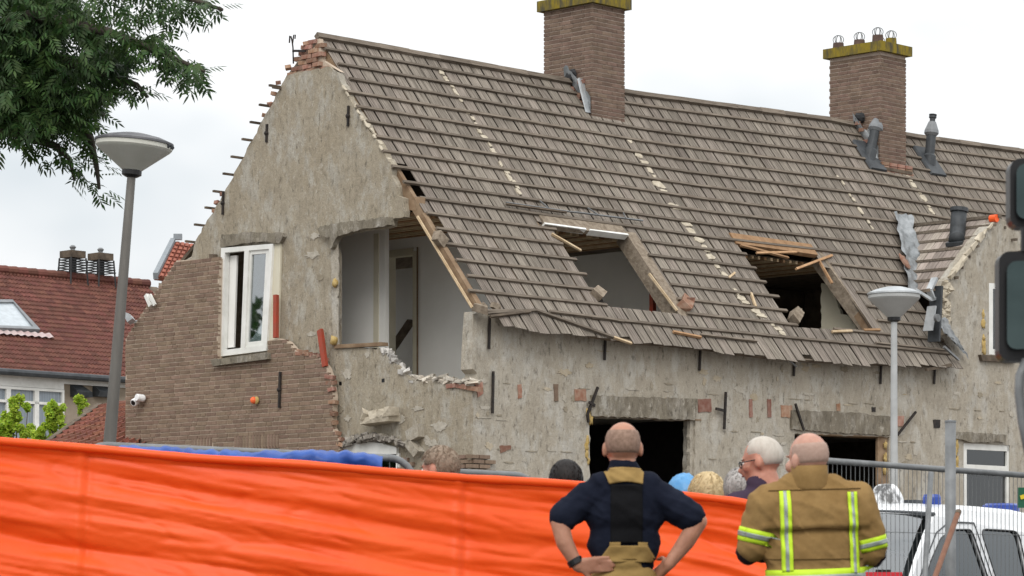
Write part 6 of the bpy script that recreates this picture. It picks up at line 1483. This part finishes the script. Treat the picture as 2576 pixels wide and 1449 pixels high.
# --- firefighter in the tan coat
Y2 = 13.0; u2_ = 2052.3
f2_ = empty('person', ((u2_ - CX) / F * Y2 + .036, Y2 + .045, 0)); f2_.rotation_euler = (.03, -.035, 0); f2_.scale = (.96, 1, 1); tag(f2_, 'bald person from behind in tan fire coat with yellow reflective stripes', 'person', 'people')
hc = Vector((-.018, .0, 1.572)); hp, RM = head_prims(hc, .62, 1.03, -.05)
B = hp + [('cap', (-.005, -.015, 1.50), (0, -.01, 1.36), .068, .095), ('ell', (0, 0, 1.25), (.17, .11, .2)), ('ell', (0, 0, 1.0), (.16, .11, .2)), ('cap', (-.2, 0, 1.34), (-.275, -.01, 1.20), .05, .045), ('cap', (-.275, -.01, 1.20), (-.16, .25, 1.17), .042, .03), ('cap', (.2, 0, 1.34), (.262, -.01, 1.17), .05, .045), ('cap', (.262, -.01, 1.17), (.15, .25, 1.15), .042, .03),
          ('cap', (-.1, 0, .9), (-.12, 0, .5), .09, .065), ('cap', (.1, 0, .9), (.12, 0, .5), .09, .065), ('cap', (-.12, 0, .5), (-.13, -.02, .1), .055, .042), ('cap', (.12, 0, .5), (.13, -.02, .1), .055, .042)]
B += hand((-.16, .25, 1.17), (.9, .4, .05), (.2, .3, -1), 1, .5); B += hand((.15, .25, 1.15), (-.9, .4, .05), (-.2, .3, -1), -1, .5)
blob('body', B, .0085, SK[1], f2_, 2)
hair('stubble', RM, mat('fair_stubble', (.36, .24, .19), (.42, .29, .235), rough=.8, scale=60, bump=.2, bscale=200), f2_, lambda az, el: .2 if (az > 70 and .5 > el > -.45) else 0, .005, .3, 3)
face(RM, f2_, bpy.data.materials['fair_stubble'])
def fold(c): return .006 * (1 - min(1, abs(nz3(c.x * 9 + c.z * 11, c.y * 4, c.z * 6 + 3)) * 5)) + .010 * nz3(c.x * 6, c.y * 4, c.z * 9 + 2) + .006 * nz3(c.x * 13 + c.z * 9, c.y * 8, c.z * 6) + .003 * nz3(c.x * 30, c.y * 30, c.z * 30) + (.010 * math.exp(-((c.z - 1.292) / .018) ** 2) - .008 * math.exp(-((c.z - 1.272) / .012) ** 2)) * (1 if c.y < 0 and abs(c.x) < .24 else 0)
CT = [('cap', (-.15, -.005, 1.40), (.15, -.005, 1.395), .088, .088), ('cap', (-.09, -.005, 1.455), (.09, -.005, 1.45), .066, .066), ('ell', (0, 0, 1.32), (.225, .150, .17)), ('ell', (0, 0, 1.18), (.222, .158, .20)), ('ell', (0, 0, 1.08), (.222, .160, .16)), ('ell', (.0, 0, .98), (.226, .165, .13)),
      ('cap', (-.195, 0, 1.385), (-.250, -.005, 1.27), .092, .082), ('cap', (-.250, -.005, 1.27), (-.268, .0, 1.225), .080, .074), ('cap', (.195, 0, 1.38), (.238, -.005, 1.25), .092, .080), ('cap', (.238, -.005, 1.25), (.252, .0, 1.19), .080, .074)]
coat = blob('fire_coat', CT, .010, coat_m, f2_, 3, fold)
CL = [('cap', (-.275, .0, 1.215), (-.285, .01, 1.20), .058, .056), ('cap', (-.285, .01, 1.20), (-.20, .18, 1.20), .056, .05), ('cap', (.258, .0, 1.18), (.268, .01, 1.168), .058, .056), ('cap', (.268, .01, 1.168), (.19, .18, 1.17), .056, .05)]
blob('lower_sleeve', CL[:2], .010, darkcuff, f2_, 3, fold); blob('lower_sleeve', CL[2:], .010, darkcuff, f2_, 3, fold)
k = MB(); k.lathe([(.084, 1.435), (.086, 1.46), (.082, 1.50), (.080, 1.548), (.075, 1.550), (.072, 1.50)], 30, Matrix.Translation((-.012, -.020, 0))); k.build('collar', coat_m, f2_, True)
def zx2(x, y): return ((x - 930) / 2284, -.6, 1.713 - y / 2284)
for x0, x1, y0, y1 in ((575, 685, 615, 1390), (1260, 1355, 645, 1430)):
    project('back_stripe', coat, None, (0, 1, 0), lambda s, t: zx2(x0 + (x1 - x0) * s, y0 + (y1 - y0) * t), hiv, f2_, .004, (6, 40))
    project('back_stripe_silver', coat, None, (0, 1, 0), lambda s, t: zx2(x0 + (x1 - x0) * (.36 + .30 * s), y0 + (y1 - y0) * t), silver, f2_, .006, (3, 40))
seam_m = cloth('coat_seam', (.10, .058, .02))
for y0, x0, x1 in ((604, 470, 1400), (968, 520, 1390), (1262, 420, 1400)): project('seam', coat, None, (0, 1, 0), lambda s, t: zx2(x0 + (x1 - x0) * s, y0 + 24 * s * (1 if y0 > 900 else .3) + 9 * math.sin(s * 9) * (y0 == 968) + 6 * t), seam_m, f2_, .002, (40, 1))
for nm, mt, za, zb, of in (('hem_stripe', hiv, 1.112, 1.035, .005), ('hem_stripe_silver', silver, 1.088, 1.058, .008)):
    project(nm, coat, lambda s, t: (0, 0, za + (zb - za) * t), (0, 1, 0), lambda s, t: (.6 * math.sin(s * 6.283), .6 * math.cos(s * 6.283), za + (zb - za) * t), mt, f2_, of, (60, 4))
for (p, q) in (((-.238, -.003, 1.295), (-.258, 0, 1.215)), ((.236, -.003, 1.245), (.250, 0, 1.17))):
    p, q = Vector(p), Vector(q); ax = (q - p).normalized(); e1 = ax.orthogonal().normalized(); e2 = ax.cross(e1)
    for nm, mt, t0, t1, of in (('arm_stripe', hiv, .15, .85, .004), ('arm_stripe_silver', silver, .38, .62, .007)):
        c_ = lambda t, t0=t0, t1=t1: p.lerp(q, t0 + (t1 - t0) * t)
        project(nm, coat, lambda s, t: c_(t), (0, 1, 0), lambda s, t: c_(t) + (e1 * math.cos(s * 6.283) + e2 * math.sin(s * 6.283)) * .13, mt, f2_, of, (36, 4))
blob('trousers', [('cap', (-.1, 0, .95), (-.12, 0, .5), .12, .095), ('cap', (.1, 0, .95), (.12, 0, .5), .12, .095), ('cap', (-.12, 0, .5), (-.13, -.02, .14), .09, .085), ('cap', (.12, 0, .5), (.13, -.02, .14), .09, .085)], .014, coat_m, f2_, 2)
for sx in (-1, 1):
    k = MB(); k.ball((sx * .13, .03, .06), (.065, .16, .065), 14, 8); k.build('boot', M['black'], f2_, True)

# --- people behind the screen
def onlooker(u, vtop, Y, yaw, label, sk_, hairm, cover, thick, jacket, tilt=0.0, hs=1.0, hr=.3, fine=40, seed=0.0, strands=3400, slen=.014, curl=.35):
    ztop = ZC + (VH - vtop) / F * Y; H = ztop; t = empty('person', ((u - CX) / F * Y, Y, 0)); tag(t, label, 'person', 'people')
    hc = Vector((0, 0, H - .112 * hs - thick)); hp, RM = head_prims(hc, yaw, hs, tilt); c, s = math.cos(yaw * .5), math.sin(yaw * .5)
    X = lambda x, y, z: (x * c - y * s, x * s + y * c, z * H / 1.78)
    zz = H / 1.78
    B = hp + [('cap', (0, -.02, H - .22), X(0, -.01, 1.45), .06, .08), ('ell', X(0, 0, 1.28), (.14, .1, .2)), ('ell', X(0, 0, 1.02), (.13, .1, .17)), ('cap', X(-.2, 0, 1.42), X(-.25, -.02, 1.12), .048, .042), ('cap', X(-.25, -.02, 1.12), X(-.2, .12, .92), .040, .028), ('cap', X(.2, 0, 1.42), X(.25, -.02, 1.12), .048, .042), ('cap', X(.25, -.02, 1.12), X(.2, .12, .92), .040, .028),
         ('cap', X(-.09, 0, .92), X(-.1, 0, .5), .085, .06), ('cap', X(.09, 0, .92), X(.1, 0, .5), .085, .06), ('cap', X(-.1, 0, .5), X(-.11, -.02, .08), .055, .04), ('cap', X(.1, 0, .5), X(.11, -.02, .08), .055, .04), ('cap', X(-.11, -.02, .05), X(-.13, .13, .04), .045, .04), ('cap', X(.11, -.02, .05), X(.13, .13, .04), .045, .04)]
    B += hand(X(-.2, .12, .92), (.1, .3, -1), (1, 0, 0), 1, .3); B += hand(X(.2, .12, .92), (-.1, .3, -1), (-1, 0, 0), -1, .3)
    blob('body', B, .0105, sk_, t, 2)
    J = [('cap', X(-.13, 0, 1.42), X(.13, 0, 1.42), .085, .085), ('cap', (0, -.012, H - .25), X(0, -.01, 1.42), .075, .1), ('ell', X(0, 0, 1.25), (.19, .135, .22)), ('ell', X(0, 0, 1.0), (.18, .135, .18)), ('cap', X(-.19, 0, 1.42), X(-.25, -.02, 1.12), .07, .062), ('cap', X(-.25, -.02, 1.12), X(-.205, .11, .95), .06, .045), ('cap', X(.19, 0, 1.42), X(.25, -.02, 1.12), .07, .062), ('cap', X(.25, -.02, 1.12), X(.205, .11, .95), .06, .045)]
    blob('jacket', J, .013, jacket, t, 3, wr)
    blob('trousers', [('cap', X(-.09, 0, .95), X(-.1, 0, .5), .11, .085), ('cap', X(.09, 0, .95), X(.1, 0, .5), .11, .085), ('cap', X(-.1, 0, .5), X(-.11, -.02, .12), .08, .07), ('cap', X(.1, 0, .5), X(.11, -.02, .12), .08, .07)], .016, navy, t, 2)
    for sx in (-1, 1):
        k = MB(); p = Vector(X(sx * .12, .04, .05)); k.ball(p, (.055, .14, .055), 12, 7); k.build('shoe', M['black'], t, True)
    if hairm: hair('hair', RM, hairm, t, cover, thick, hr, seed, fine, strands, slen, curl)
    face(RM, t, hairm or navy); return t, RM
def hm(n, a, b): return mat(n, a, b, rough=.6, spec=.3, scale=40, stretch=(1, 1, .35), lo=.15, hi=.85, bump=.3, bscale=120, bdist=.004)
brown = hm('brown_grey_hair', (.16, .105, .065), (.32, .26, .20)); darkh = hm('dark_hair', (.005, .0035, .003), (.014, .009, .007)); greyh = hm('grey_hair', (.26, .245, .23), (.50, .48, .46)); blond = hm('blond_hair', (.42, .30, .14), (.66, .53, .32)); silv = hm('silver_hair', (.36, .31, .26), (.58, .54, .48))
full = lambda az, el: 1.0 if (el > (.38 if az < 45 else .05 if az < 85 else -.55)) and not (az < 105 and az > 75 and el < .12) else 0
grey_j, olive = cloth('grey_jacket', (.10, .10, .105)), cloth('plum_jacket', (.045, .03, .05)); yel = mat('hivis_cloth', (.62, .74, .03), (.70, .82, .06), rough=.7, bump=.15); blu = cloth('blue_jacket', (.05, .10, .22))
onlooker(1104, 1122, 16.6, math.radians(62), 'person with greying brown hair in profile behind the tarpaulin, next to the blue sheet', SK[2], brown, lambda az, el: 1.0 if (el > (.45 if az < 55 else .12 if az < 85 else -.5)) and not (75 < az < 100 and el < .1) else 0, .012, grey_j, -.08, 1.04)
onlooker(1423, 1157, 17.0, .1, 'person with black hair seen from behind above the orange tarpaulin', SK[0], darkh, lambda az, el: 1.1 if el > (.3 if az < 45 else -.1 if az < 85 else -.66) else 0, .014, navy, .0, 1.05, .12, 30, 0.0, 1500, .02, .2)
_, RM3 = onlooker(1914, 1099, 15.9, math.radians(70), 'grey-haired person with dark glasses looking left beside the tan fire coat', SK[2], silv, lambda az, el: (.9 if (el > (.80 if az < 55 else .30 if az < 88 else -.42)) and not (75 < az < 104 and el < .18) else 0), .0075, olive, -.14, 1.08, .06, 40, 0.0, 0)
gl = MB()
def gx(x, y, z): return RM3 @ Vector((x, y, z))
for sx in (-1, 1):
    gl.tube([gx(sx * .033 + .021 * math.cos(q * .5236), .098 - .004, -.004 + .016 * math.sin(q * .5236)) for q in range(13)], .0028, 6)
    gl.tube([gx(sx * .055, .095, .004), gx(sx * .079, .055, .004), gx(sx * .082, -.01, .006)], .0028, 6)
gl.tube([gx(-.012, .100, .0), gx(.012, .100, .0)], .0025, 6)
p3 = [o for o in bpy.data.objects if o.name.startswith('person') and o.get('label', '').startswith('grey-haired person')][0]
gl.build('glasses', M['black'], p3)
onlooker(1862, 1177, 16.4, -.25, 'person with short grey hair from behind, just left of the fire coat', SK[2], greyh, lambda az, el: 1.0 if el > (.35 if az < 45 else .05 if az < 85 else -.6) and not (78 < az < 100 and el < .05) else 0, .011, grey_j, .05, 1.0, .35, 60)
onlooker(1776, 1190, 17.3, .5, 'person with tousled blond hair behind the tarpaulin', SK[1], blond, lambda az, el: 1.2 if el > (.25 if az < 45 else -.3 if az < 85 else -.8) else 0, .020, blu, .1, .98, .5, 16, 2.0, 4500, .045, 1.5)
hood = lambda az, el: 1.3 if el > (.2 if az < 50 else -.7) else 0
onlooker(1822, 1214, 18.0, .2, 'person in bright yellow hooded jacket between the blond and grey heads', SK[1], yel, hood, .012, yel, .1, .95, .12, 8, 0.0, 0)
lb = mat('light_blue_plastic', (.10, .34, .68), (.22, .50, .80), rough=.4, spec=.4, scale=6, bump=.3, bscale=20, bdist=.01, trans=.25)
onlooker(1718, 1194, 17.6, .3, 'person in puffy light blue cap above the tarpaulin right of the bald man', SK[1], lb, lambda az, el: 1.4 if el > -.45 else 0, .020, lb, .15, .92, .35, 7, 5.0, 0)
